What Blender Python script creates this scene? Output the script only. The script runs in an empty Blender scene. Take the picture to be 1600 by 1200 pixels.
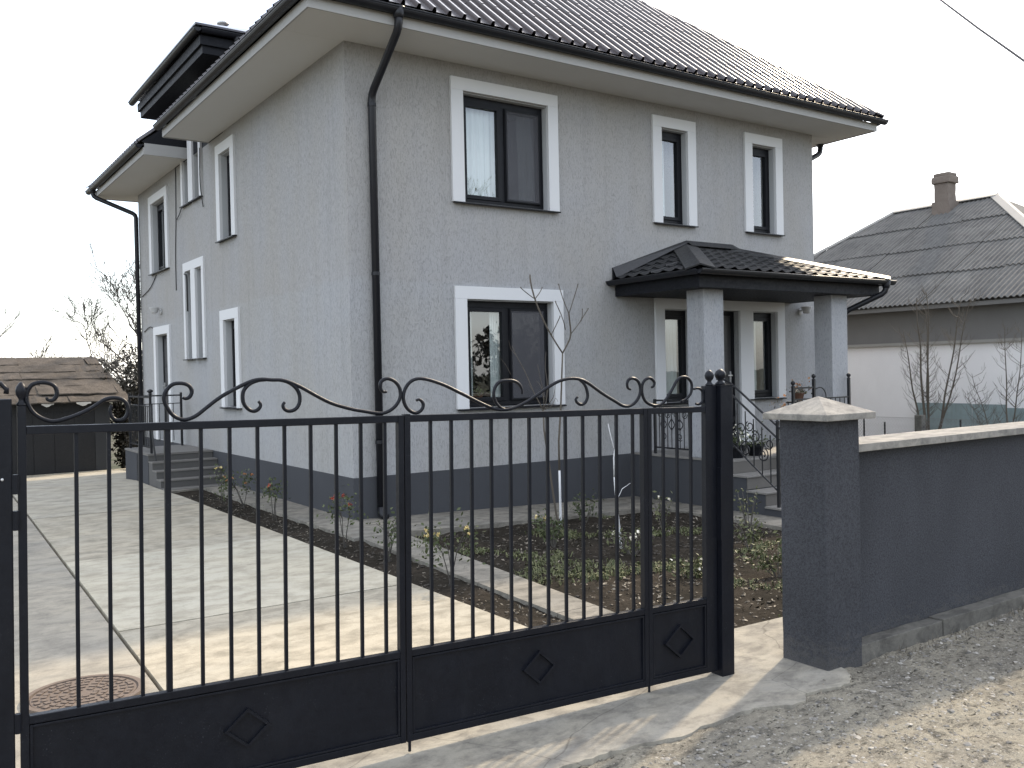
import bpy, bmesh, math, random
from mathutils import Vector, Matrix
from mathutils import noise as mnoise
scene = bpy.context.scene
C = scene.collection

# ------------------------------------------------------------------ camera
def set_camera():
    yaw, pitch, roll = 0.60037, -0.013365, -0.021223
    cy, sy, cp, sp = math.cos(yaw), math.sin(yaw), math.cos(pitch), math.sin(pitch)
    fw = Vector((sy*cp, cy*cp, sp)); rt = Vector((cy, -sy, 0)); up = rt.cross(fw)
    r2 = rt*math.cos(roll) + up*math.sin(roll); u2 = up*math.cos(roll) - rt*math.sin(roll)
    cam = bpy.data.cameras.new('camera'); ob = bpy.data.objects.new('camera', cam); C.objects.link(ob)
    cam.sensor_width = 36; cam.lens = 1425.63/1600*36; cam.clip_end = 2000; cam.clip_start = 0.05
    m = Matrix((r2, u2, -fw)).transposed().to_4x4(); m.translation = Vector((-4.5038, -9.9143, 1.7))
    ob.matrix_world = m; scene.camera = ob
set_camera()

# ------------------------------------------------------------------ sky and sun
SUN_ELEV = math.radians(38); SUN_H = Vector((0.92, 0.39, 0)).normalized()
world = bpy.data.worlds.new('World'); scene.world = world; world.use_nodes = True
nt = world.node_tree; nt.nodes.clear()
o = nt.nodes.new('ShaderNodeOutputWorld'); bg = nt.nodes.new('ShaderNodeBackground')
sky = nt.nodes.new('ShaderNodeTexSky'); sky.sky_type = 'NISHITA'; sky.sun_disc = False
sky.sun_elevation = SUN_ELEV; sky.sun_rotation = math.atan2(SUN_H.x, SUN_H.y)
sky.air_density = 1.0; sky.dust_density = 1.6; sky.ozone_density = 1.0
tc = nt.nodes.new('ShaderNodeTexCoord'); mp = nt.nodes.new('ShaderNodeMapping')
mp.inputs['Scale'].default_value = (1.0, 1.0, 2.2); mp.inputs['Location'].default_value = (5.3, 2.2, 4.1)
nz = nt.nodes.new('ShaderNodeTexNoise'); nz.inputs['Scale'].default_value = 1.7; nz.inputs['Detail'].default_value = 6
rp = nt.nodes.new('ShaderNodeValToRGB'); rp.color_ramp.elements[0].position = 0.38; rp.color_ramp.elements[1].position = 0.55
rp.color_ramp.elements[0].color = (0.3, 0.3, 0.3, 1); rp.color_ramp.elements[1].color = (1, 1, 1, 1)
mx = nt.nodes.new('ShaderNodeMixRGB'); mx.blend_type = 'ADD'; mx.inputs['Color2'].default_value = (7.6, 7.6, 7.6, 1)   # thin bright cloud veil
nt.links.new(tc.outputs['Generated'], mp.inputs['Vector']); nt.links.new(mp.outputs[0], nz.inputs['Vector'])
nt.links.new(nz.outputs['Fac'], rp.inputs['Fac']); nt.links.new(rp.outputs['Color'], mx.inputs['Fac'])
nt.links.new(sky.outputs[0], mx.inputs['Color1']); nt.links.new(mx.outputs[0], bg.inputs['Color'])
bg.inputs['Strength'].default_value = 0.14
nt.links.new(bg.outputs[0], o.inputs['Surface'])
sl = bpy.data.lights.new('sun', 'SUN'); sl.energy = 3.1; sl.angle = math.radians(2.0); sl.color = (1.0, 0.83, 0.60)
so = bpy.data.objects.new('sun', sl); C.objects.link(so)
sd = Vector((SUN_H.x*math.cos(SUN_ELEV), SUN_H.y*math.cos(SUN_ELEV), math.sin(SUN_ELEV)))
so.rotation_euler = (-sd).to_track_quat('-Z', 'Y').to_euler(); so.location = (10, 5, 12)
vs = scene.view_settings; vs.view_transform = 'Standard'; vs.look = 'None'; vs.exposure = 0.70; vs.gamma = 1.0
vs.use_curve_mapping = False

# ------------------------------------------------------------------ materials
def rgb(r, g, b):
    f = lambda c: (c/255/12.92) if c/255 <= 0.04045 else ((c/255+0.055)/1.055)**2.4
    return (f(r), f(g), f(b), 1)
def lin(v, t=(1, 1, 1)): return (v*t[0], v*t[1], v*t[2], 1)
class NT:
    def __init__(self, name):
        self.m = bpy.data.materials.new(name); self.m.use_nodes = True
        self.t = self.m.node_tree; self.b = self.t.nodes['Principled BSDF']
    def n(self, kind, **kw):
        nd = self.t.nodes.new(kind)
        for k, v in kw.items():
            if k in nd.inputs: nd.inputs[k].default_value = v
            else: setattr(nd, k, v)
        return nd
    def l(self, a, b): self.t.links.new(a, b)
    def pos(self, scale=(1, 1, 1), coord='pos'):
        if coord == 'pos': s = self.n('ShaderNodeNewGeometry').outputs['Position']
        else: s = self.n('ShaderNodeTexCoord').outputs['Object']
        m = self.n('ShaderNodeMapping'); m.inputs['Scale'].default_value = scale
        self.l(s, m.inputs['Vector']); return m.outputs[0]
    def noise(self, vec, scale, detail=4, rough=0.55, dist=0):
        n = self.n('ShaderNodeTexNoise', Scale=scale, Detail=detail, Roughness=rough, Distortion=dist)
        self.l(vec, n.inputs['Vector']); return n.outputs['Fac']
    def ramp(self, fac, stops):
        r = self.n('ShaderNodeValToRGB'); e = r.color_ramp.elements
        e[0].position, e[0].color = stops[0]; e[1].position, e[1].color = stops[-1]
        for p, c in stops[1:-1]:
            q = e.new(p); q.color = c
        self.l(fac, r.inputs['Fac']); return r.outputs['Color']
    def mix(self, fac, a, b, mode='MIX'):
        m = self.n('ShaderNodeMixRGB', blend_type=mode)
        for i, v in ((0, fac), (1, a), (2, b)):
            if isinstance(v, (int, float)): m.inputs[i].default_value = v
            elif isinstance(v, tuple): m.inputs[i].default_value = v
            else: self.l(v, m.inputs[i])
        return m.outputs[0]
    def bump(self, h, strength, dist=0.01, prev=None):
        b = self.n('ShaderNodeBump', Strength=strength, Distance=dist); self.l(h, b.inputs['Height'])
        if prev is not None: self.l(prev, b.inputs['Normal'])
        self.l(b.outputs[0], self.b.inputs['Normal']); return b.outputs[0]
    def col(self, c):
        if isinstance(c, tuple): self.b.inputs['Base Color'].default_value = c
        else: self.l(c, self.b.inputs['Base Color'])
    def rough(self, v):
        if isinstance(v, (int, float)): self.b.inputs['Roughness'].default_value = v
        else: self.l(v, self.b.inputs['Roughness'])
W1 = (1, 1, 1, 1); K0 = (0, 0, 0, 1)
def gray(v): return (v, v, v, 1)

def mat_stucco(name, base, patch=None, amt=0.55, zline=2.84):
    t = NT(name); v = t.pos((74, 74, 20)); g = t.noise(v, 1.0, 4, 0.65, 1.1)
    big = t.noise(t.pos((.6, .6, .35)), 1.5, 4)
    gro = t.ramp(g, [(0.36, K0), (0.50, W1)])
    c = base
    if patch:
        sep = t.n('ShaderNodeSeparateXYZ'); t.l(t.n('ShaderNodeNewGeometry').outputs['Position'], sep.inputs[0])
        wob = t.n('ShaderNodeMath', operation='MULTIPLY_ADD'); t.l(t.noise(t.pos((1, 1, 1)), 2.2, 4), wob.inputs[0]); wob.inputs[1].default_value = 0.16; t.l(sep.outputs['Z'], wob.inputs[2])
        mr = t.n('ShaderNodeMapRange'); mr.inputs[1].default_value = zline+.08-.03; mr.inputs[2].default_value = zline+.08+.03; t.l(wob.outputs[0], mr.inputs[0])
        c = t.mix(mr.outputs[0], patch, base)
    c = t.mix(t.ramp(big, [(0.3, gray(0.0)), (0.7, gray(0.5))]), c, t.mix(1.0, c, gray(0.86), 'MULTIPLY'))
    run = t.noise(t.pos((5, 5, .28)), 1.3, 5, .65); c = t.mix(t.ramp(run, [(0.5, gray(0)), (0.72, gray(.55))]), c, t.mix(1.0, c, gray(.84), 'MULTIPLY'))
    hue = t.noise(t.pos((1, 1, .6)), .9, 3); c = t.mix(t.ramp(hue, [(0.35, K0), (0.65, W1)]), t.mix(1.0, c, (.985, .995, 1.035, 1), 'MULTIPLY'), t.mix(1.0, c, (1.015, 1.0, .985, 1), 'MULTIPLY'))
    c = t.mix(t.mix(1.0, gray(amt), t.mix(1.0, W1, gro, 'SUBTRACT'), 'MULTIPLY'), c, t.mix(1.0, c, gray(0.55), 'MULTIPLY'))
    fine = t.noise(t.pos((1, 1, 1)), 160, 2)
    t.col(t.mix(t.ramp(fine, [(0.35, gray(.10)), (0.65, gray(0))]), c, t.mix(1.0, c, gray(0.75), 'MULTIPLY')))
    t.b.inputs['Specular IOR Level'].default_value = .12; t.rough(0.93); b = t.bump(gro, 0.55, 0.005); t.bump(fine, 0.35, 0.002, b); return t.m
def mat_plaster(name, base, var=0.2, scale=120, bstr=0.5, stain=0.25, rough=0.92, dark=0.7):
    t = NT(name); f = t.noise(t.pos(), scale, 3, 0.7); m = t.noise(t.pos((1, 1, .5)), 2.2, 5, 0.6)
    c = t.mix(t.ramp(m, [(0.35, gray(0)), (0.75, gray(stain))]), base, t.mix(1.0, base, gray(dark), 'MULTIPLY'))
    c = t.mix(t.ramp(f, [(0.3, gray(var)), (0.6, gray(0))]), c, t.mix(1.0, c, gray(0.55), 'MULTIPLY'))
    t.col(c); t.rough(rough); t.b.inputs['Specular IOR Level'].default_value = .12 if rough > .8 else .4; t.bump(f, bstr, 0.003); return t.m
def mat_paint(name, base, rough=0.45, spec=0.5, dust=0.0, metal=0.0, bump=0.12, dustcol=None):
    t = NT(name); f = t.noise(t.pos(), 35, 4); c = base
    c = t.mix(t.ramp(t.noise(t.pos(), 5, 5), [(0.35, gray(0)), (0.7, gray(.35))]), c, t.mix(1.0, c, gray(1.7), 'MULTIPLY'))
    if dust:
        s1 = t.ramp(t.noise(t.pos(), 190, 2, .6), [(0.66, K0), (0.74, W1)]); s2 = t.ramp(t.noise(t.pos(), 6, 4), [(0.45, K0), (0.7, W1)])
        c = t.mix(t.mix(1.0, t.mix(1.0, s1, s2, 'MULTIPLY'), gray(dust), 'MULTIPLY'), c, dustcol or lin(.25, (1, .95, .88)))
        s3 = t.ramp(t.noise(t.pos((1, 1, .25)), 9, 5, .7), [(0.5, K0), (0.8, W1)])
        c = t.mix(t.mix(1.0, s3, gray(dust*.16), 'MULTIPLY'), c, lin(.09, (.97, .97, 1.0)))
    t.col(c); t.rough(t.ramp(f, [(0.3, gray(rough*.8)), (0.7, gray(min(1, rough*1.3)))]))
    t.b.inputs['Specular IOR Level'].default_value = spec; t.b.inputs['Metallic'].default_value = metal
    if bump: t.bump(f, bump, 0.003)
    return t.m
def mat_concrete(name, base, warm, stain, scale=1.0, cracks=0.0):
    t = NT(name); p = t.pos()
    big = t.noise(t.pos((.7, 1.1, 1)), 1.1*scale, 6, 0.6, .6); mid = t.noise(t.pos((.85, 1.25, 1)), 4.0*scale, 7, 0.7, .3); f = t.noise(p, 90, 3, .7)
    c = t.mix(t.ramp(big, [(0.34, K0), (0.62, W1)]), base, warm)
    c = t.mix(t.ramp(mid, [(0.42, gray(0)), (0.66, gray(.95))]), c, stain)
    st = t.noise(t.pos((.35, 2.2, 1)), 2.6*scale, 5, .7, .8)
    c = t.mix(t.ramp(st, [(0.58, gray(0)), (0.72, gray(.4))]), c, t.mix(1.0, c, gray(.55), 'MULTIPLY'))
    c = t.mix(t.ramp(f, [(0.3, gray(.25)), (0.55, gray(0))]), c, t.mix(1.0, c, gray(.6), 'MULTIPLY'))
    sp_ = t.noise(p, 13*scale, 4, .7); c = t.mix(t.ramp(sp_, [(0.60, gray(0)), (0.70, gray(.45))]), c, t.mix(1.0, c, gray(.62), 'MULTIPLY'))
    h = f
    if cracks:
        vn = t.n('ShaderNodeTexVoronoi', feature='DISTANCE_TO_EDGE', Scale=0.9)
        w = t.n('ShaderNodeMapping'); t.l(t.mix(0.35, p, t.n('ShaderNodeTexNoise', Scale=2.0, Detail=5).outputs['Color'], 'ADD'), vn.inputs['Vector'])
        k = t.ramp(vn.outputs['Distance'], [(0.0, W1), (0.004, K0)])
        c = t.mix(t.mix(1.0, k, gray(cracks), 'MULTIPLY'), c, lin(.05, (1, .9, .75)))
    t.b.inputs['Specular IOR Level'].default_value = .15; t.col(c); t.rough(.9); b = t.bump(f, .4, .003); t.bump(mid, .35, .012, b); return t.m
def mat_soil(name, a, b, c, scale=1):
    t = NT(name); p = t.pos(); n1 = t.noise(p, 9*scale, 6, .7); n2 = t.noise(p, 40*scale, 4, .7); n3 = t.noise(p, 1.6*scale, 4)
    k = t.mix(t.ramp(n1, [(0.35, K0), (0.68, W1)]), a, b); k = t.mix(t.ramp(n3, [(0.42, K0), (0.66, gray(.8))]), k, c)
    k = t.mix(t.ramp(n2, [(0.3, gray(.6)), (0.6, gray(0))]), k, t.mix(1.0, k, gray(.4), 'MULTIPLY'))
    t.b.inputs['Specular IOR Level'].default_value = .05; t.col(k); t.rough(.97); b1 = t.bump(n1, .7, .03); t.bump(n2, .7, .012, b1); return t.m
def mat_road(name):
    t = NT(name); p = t.pos(); big = t.noise(p, .9, 5, .6, .4); mid = t.noise(t.pos((1, 1.6, 1)), 9, 6, .75); f = t.noise(p, 55, 4, .75); g = t.noise(t.pos((1, 1.5, 1)), 26, 4, .7)
    k = t.mix(t.ramp(big, [(0.36, K0), (0.62, W1)]), lin(.19, (1, .93, .79)), lin(.31, (1, .91, .72)))
    k = t.mix(t.ramp(mid, [(0.36, W1), (0.52, K0)]), k, lin(.11, (1, .93, .80)))
    k = t.mix(t.ramp(g, [(0.34, W1), (0.43, K0)]), k, lin(.045, (1, .93, .8))); k = t.mix(t.ramp(f, [(0.56, K0), (0.70, gray(.8))]), k, lin(.46, (1, .93, .78)))
    t.b.inputs['Specular IOR Level'].default_value = .05; t.col(k); t.rough(.97); b1 = t.bump(mid, .9, .03); b2 = t.bump(g, .9, .016, b1); t.bump(f, .6, .006, b2); return t.m
def mat_leaf(name, a, b, trans=.25):
    t = NT(name); oi = t.n('ShaderNodeNewGeometry').outputs['Random Per Island']
    t.col(t.mix(oi, a, b)); t.rough(.6); t.b.inputs['Specular IOR Level'].default_value = .25; t.b.inputs['Transmission Weight'].default_value = 0
    t.b.inputs['Subsurface Weight'].default_value = 0; return t.m
def mat_bark(name, a, b):
    t = NT(name); n = t.noise(t.pos((18, 18, 4)), 1.5, 5, .7); t.col(t.mix(n, a, b)); t.rough(.92); t.bump(n, .6, .01); return t.m
def mat_glass(name, tint=(0.9, 0.95, 0.93, 1), ior=2.3):
    m = bpy.data.materials.new(name); m.use_nodes = True; t = m.node_tree; t.nodes.clear()
    out = t.nodes.new('ShaderNodeOutputMaterial'); mx = t.nodes.new('ShaderNodeMixShader'); tr = t.nodes.new('ShaderNodeBsdfTransparent'); gl = t.nodes.new('ShaderNodeBsdfGlossy')
    lw = t.nodes.new('ShaderNodeLayerWeight'); lw.inputs['Blend'].default_value = .5
    pw = t.nodes.new('ShaderNodeMath'); pw.operation = 'POWER'; pw.inputs[1].default_value = 4.0; t.links.new(lw.outputs['Facing'], pw.inputs[0])
    fr = t.nodes.new('ShaderNodeMath'); fr.operation = 'MULTIPLY_ADD'; fr.inputs[1].default_value = .86; fr.inputs[2].default_value = .14; t.links.new(pw.outputs[0], fr.inputs[0]); tr.inputs['Color'].default_value = tint; gl.inputs['Roughness'].default_value = 0.012
    gl.inputs['Color'].default_value = (.95, .97, 1, 1)
    nn = t.nodes.new('ShaderNodeTexNoise'); nn.inputs['Scale'].default_value = 1.6; bp = t.nodes.new('ShaderNodeBump'); bp.inputs['Strength'].default_value = .03; bp.inputs['Distance'].default_value = .05
    ge = t.nodes.new('ShaderNodeNewGeometry'); t.links.new(ge.outputs['Position'], nn.inputs['Vector']); t.links.new(nn.outputs['Fac'], bp.inputs['Height']); t.links.new(bp.outputs[0], gl.inputs['Normal'])
    t.links.new(fr.outputs[0], mx.inputs[0]); t.links.new(tr.outputs[0], mx.inputs[1]); t.links.new(gl.outputs[0], mx.inputs[2]); t.links.new(mx.outputs[0], out.inputs['Surface']); return m
def mat_net(name):
    m = bpy.data.materials.new(name); m.use_nodes = True; t = m.node_tree; t.nodes.clear()
    out = t.nodes.new('ShaderNodeOutputMaterial'); mx = t.nodes.new('ShaderNodeMixShader'); tr = t.nodes.new('ShaderNodeBsdfTransparent'); df = t.nodes.new('ShaderNodeBsdfDiffuse')
    df.inputs['Color'].default_value = (.10, .10, .11, 1); mx.inputs[0].default_value = .5
    t.links.new(tr.outputs[0], mx.inputs[1]); t.links.new(df.outputs[0], mx.inputs[2]); t.links.new(mx.outputs[0], out.inputs['Surface']); return m
def mat_corr(name):     # old fibre-cement roof
    t = NT(name); n = t.noise(t.pos((1, 1, 1)), 1.2, 6, .7); n2 = t.noise(t.pos((1.2, 6, 1.2)), 3, 5, .7); f = t.noise(t.pos(), 60, 3)
    c = t.mix(t.ramp(n, [(0.35, K0), (0.65, W1)]), lin(.10, (1, .98, .95)), lin(.155, (1, .98, .93))); c = t.mix(t.ramp(n2, [(0.5, K0), (0.72, gray(.75))]), c, lin(.05, (1, 1, .97)))
    c = t.mix(t.ramp(f, [(0.35, gray(.35)), (0.6, gray(0))]), c, lin(.09)); t.b.inputs['Specular IOR Level'].default_value = .1; t.col(c); t.rough(.92); t.bump(f, .3, .005); return t.m
M = {}
M['wall'] = mat_stucco('grey_stucco', lin(.345, (1.0, .985, .955)), lin(.352, (1.0, 1.0, .985)))
M['column'] = mat_stucco('column_stucco', lin(.38, (.98, 1, 1.03)), None)
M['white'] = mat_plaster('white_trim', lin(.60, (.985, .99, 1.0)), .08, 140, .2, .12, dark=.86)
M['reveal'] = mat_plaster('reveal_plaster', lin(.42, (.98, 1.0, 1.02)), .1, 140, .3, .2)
M['fascia'] = mat_plaster('fascia_board', lin(.36, (1, .99, .97)), .03, 60, .05, .15, dark=.8)
M['soffit'] = mat_plaster('soffit_board', lin(.58, (1, .985, .95)), .03, 60, .05, .12, dark=.85)
M['plinth'] = mat_plaster('plinth_plaster', lin(.064, (.96, .995, 1.09)), .25, 160, .6, .3)
M['frame'] = mat_paint('anthracite_frame', lin(.007, (.95, 1, 1.3)), .42, .18, bump=0)
M['gutter'] = mat_paint('dark_gutter_metal', lin(.010, (.95, 1, 1.3)), .38, .3, dust=.25, bump=.05)
M['roof'] = mat_paint('metal_roof_sheet', lin(.045, (1.05, .93, 1.05)), .2, .7, bump=.02)
M['porchroof'] = mat_paint('porch_roof_sheet', lin(.014, (.97, 1, 1.12)), .42, .45, dust=.2, bump=.06)
M['clad'] = mat_paint('dark_cladding', lin(.010, (.93, 1, 1.3)), .6, .2, bump=.05)
M['gate'] = mat_paint('black_gate_paint', lin(.0055, (.85, 1.0, 1.6)), .42, .22, dust=.35, bump=.25, dustcol=lin(.2, (.95, .97, 1.05)))
M['iron'] = mat_paint('black_iron', lin(.008, (.95, 1, 1.25)), .4, .4, dust=.2, bump=.1)
def mat_bwall(name):
    t = NT(name); base = lin(.068, (.95, .99, 1.12)); f = t.noise(t.pos(), 85, 4, .75); m = t.noise(t.pos((1, 1, .5)), 1.8, 6, .65); g = t.noise(t.pos(), 320, 2)
    c = t.mix(t.ramp(m, [(0.35, gray(0)), (0.72, gray(.7))]), base, t.mix(1.0, base, gray(.68), 'MULTIPLY'))
    c = t.mix(t.ramp(f, [(0.34, gray(.85)), (0.56, gray(0))]), c, t.mix(1.0, c, gray(.5), 'MULTIPLY')); c = t.mix(t.ramp(g, [(0.6, gray(0)), (0.75, gray(.5))]), c, t.mix(1.0, c, gray(1.9), 'MULTIPLY'))
    sep = t.n('ShaderNodeSeparateXYZ'); t.l(t.n('ShaderNodeNewGeometry').outputs['Position'], sep.inputs[0])
    wob = t.n('ShaderNodeMath', operation='MULTIPLY_ADD'); t.l(t.noise(t.pos((1, 1, 2)), 16, 6, .75), wob.inputs[0]); wob.inputs[1].default_value = -.75; t.l(sep.outputs['Z'], wob.inputs[2])
    mr = t.n('ShaderNodeMapRange'); mr.inputs[1].default_value = -.22; mr.inputs[2].default_value = -.36; t.l(wob.outputs[0], mr.inputs[0])
    c = t.mix(t.mix(1.0, mr.outputs[0], gray(.18), 'MULTIPLY'), c, lin(.16, (1, .9, .76)))
    t.b.inputs['Specular IOR Level'].default_value = .12; t.col(c); t.rough(.95); b = t.bump(f, 1.0, .006); t.bump(m, .4, .02, b); return t.m
M['bwall'] = mat_bwall('dark_boundary_plaster')
M['cap'] = mat_concrete('concrete_coping', lin(.24, (1, .96, .89)), lin(.29, (1, .94, .83)), lin(.14, (1, .96, .9)), 2.5)
M['drive'] = mat_concrete('driveway_concrete', lin(.44, (1, .935, .765)), lin(.45, (1, .91, .71)), lin(.29, (1, .90, .70)), 1.0)
M['drive2'] = mat_concrete('driveway_concrete_old', lin(.28, (1, .93, .79)), lin(.33, (1, .90, .72)), lin(.19, (1, .92, .77)), 1.1)
M['drive_b'] = mat_concrete('driveway_concrete_tan', lin(.36, (1, .92, .745)), lin(.39, (1, .89, .69)), lin(.22, (1, .90, .70)), 1.15)
M['drive_c'] = mat_concrete('driveway_concrete_grey', lin(.40, (1, .935, .78)), lin(.36, (1, .915, .73)), lin(.22, (1, .915, .75)), .8)
M['apron'] = mat_concrete('apron_concrete', lin(.27, (1, .95, .84)), lin(.34, (1, .92, .75)), lin(.16, (1, .93, .81)), 1.6, .5)
M['walk'] = mat_concrete('walk_concrete', lin(.20, (1, .95, .84)), lin(.25, (1, .91, .76)), lin(.11, (1, .94, .80)), 1.4)
M['foot'] = mat_concrete('footing_concrete', lin(.12, (1, .96, .88)), lin(.16, (1, .95, .84)), lin(.07, (1, .96, .88)), 2.2)
M['road'] = mat_road('gravel_road')
M['soil'] = mat_soil('garden_soil', lin(.024, (1, .84, .66)), lin(.05, (1, .84, .66)), lin(.016, (1, .92, .72)))
M['ground'] = mat_soil('yard_ground', lin(.09, (1, .95, .75)), lin(.13, (1, .93, .72)), lin(.06, (.9, 1, .6)), .5)
M['steptile'] = mat_plaster('step_tile', lin(.12, (1, .93, .84)), .15, 60, .15, .3, rough=.6)
M['tiletop'] = mat_plaster('step_tread_tile', lin(.20, (1, .95, .88)), .12, 60, .12, .25, rough=.5)
M['step2'] = mat_plaster('rear_step_tile', lin(.085, (1, .97, .93)), .2, 70, .2, .3, rough=.7)
M['step2top'] = mat_plaster('rear_tread_tile', lin(.15, (1, .95, .88)), .2, 70, .2, .3, rough=.7)
M['glass'] = mat_glass('window_glass')
M['net'] = mat_net('mosquito_net')
M['curtain'] = mat_plaster('white_curtain', lin(.55, (.97, 1, 1.02)), .02, 30, .05, .05)
M['dark_in'] = mat_plaster('room_plaster', lin(.35, (1, .97, .93)), .05, 30, .05, .05)
M['door'] = mat_paint('dark_door', lin(.028, (1, .98, 1.05)), .4, .5, bump=.03)
M['nwhite'] = mat_plaster('neighbour_whitewash', lin(.70, (1, .985, .99)), .1, 40, .3, .35, dark=.8)
M['ngrey'] = mat_plaster('neighbour_grey_plaster', lin(.16, (1, .98, .95)), .2, 60, .4, .4, dark=.75)
M['corr'] = mat_corr('fibre_cement')
M['ridge'] = mat_plaster('ridge_cap_metal', lin(.24, (1, .97, .9)), .15, 60, .2, .3, rough=.6)
M['brick'] = mat_plaster('old_chimney_render', lin(.19, (1, .84, .72)), .35, 45, .7, .5)
M['teal'] = mat_paint('teal_sheet', lin(.20, (.82, 1.05, 1.08)), .6, .4, bump=.1)
M['felt'] = mat_soil('old_roof_felt', lin(.10, (1, .86, .72)), lin(.145, (1, .86, .73)), lin(.06, (1, .88, .75)), .7)
M['felt_edge'] = mat_plaster('torn_felt_edge', lin(.45, (1, .95, .85)), .2, 40, .4, .3)
M['garage'] = mat_paint('garage_door_paint', lin(.008, (.95, 1, 1.2)), .55, .4, dust=.3, bump=.15)
M['gwall'] = mat_plaster('garage_wall', lin(.05, (.97, 1, 1.05)), .3, 60, .5, .4)
M['bark'] = mat_bark('bark', lin(.06, (1, .88, .75)), lin(.14, (1, .92, .8)))
M['bark_dark'] = mat_bark('dark_bark', lin(.035, (1, .9, .8)), lin(.08, (1, .92, .8)))
M['twig'] = mat_bark('pale_twig', lin(.055, (1, .82, .64)), lin(.12, (1, .86, .68)))
M['lime'] = mat_bark('limewashed_bark', lin(.45, (1, 1, 1)), lin(.75, (1, 1, 1)))
M['rust'] = mat_plaster('rusty_cast_iron', lin(.16, (1, .80, .66)), .35, 50, .6, .5)
M['leafg'] = mat_leaf('rose_leaf', lin(.055, (.75, 1, .4)), lin(.10, (.85, 1, .45)))
M['weed'] = mat_leaf('weed_leaf', lin(.065, (.8, 1, .38)), lin(.16, (.98, 1, .5)))
M['dry'] = mat_leaf('dry_litter', lin(.05, (1, .8, .58)), lin(.27, (1, .88, .7)))
M['pebble'] = mat_leaf('road_pebble', lin(.08, (1, .95, .88)), lin(.36, (1, .94, .84)))
M['clod'] = mat_leaf('soil_clod', lin(.02, (1, .86, .7)), lin(.065, (1, .85, .67)))
M['brush'] = mat_leaf('brush_leaf', lin(.02, (1, .92, .7)), lin(.055, (1, .9, .68)))
for nm, a, b in (('red', (.30, .035, .025), (.42, .11, .07)), ('yellow', (.50, .38, .12), (.62, .52, .28)), ('orange', (.38, .15, .06), (.45, .25, .12)), ('cream', (.8, .76, .6), (.85, .8, .7))):
    M[nm] = mat_leaf(nm+'_petal', a+(1,), b+(1,))
M['pot'] = mat_plaster('terracotta_pot', lin(.10, (1, .55, .38)), .15, 40, .2, .3)
M['potwhite'] = mat_plaster('white_pot', lin(.72, (.97, .99, 1)), .05, 40, .1, .1)
M['lampw'] = mat_paint('lamp_grey', lin(.42), .35, .5, bump=0)
M['flue'] = mat_paint('steel_flue', lin(.45), .35, .6, metal=.6, bump=0)
M['cable'] = mat_paint('black_cable', lin(.02), .6, .4, bump=0)
M['wire'] = mat_paint('galvanised_wire', lin(.16), .5, .5, metal=.3, bump=0)
M['zinc'] = mat_paint('zinc_plate', lin(.3), .4, .5, bump=0)

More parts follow.
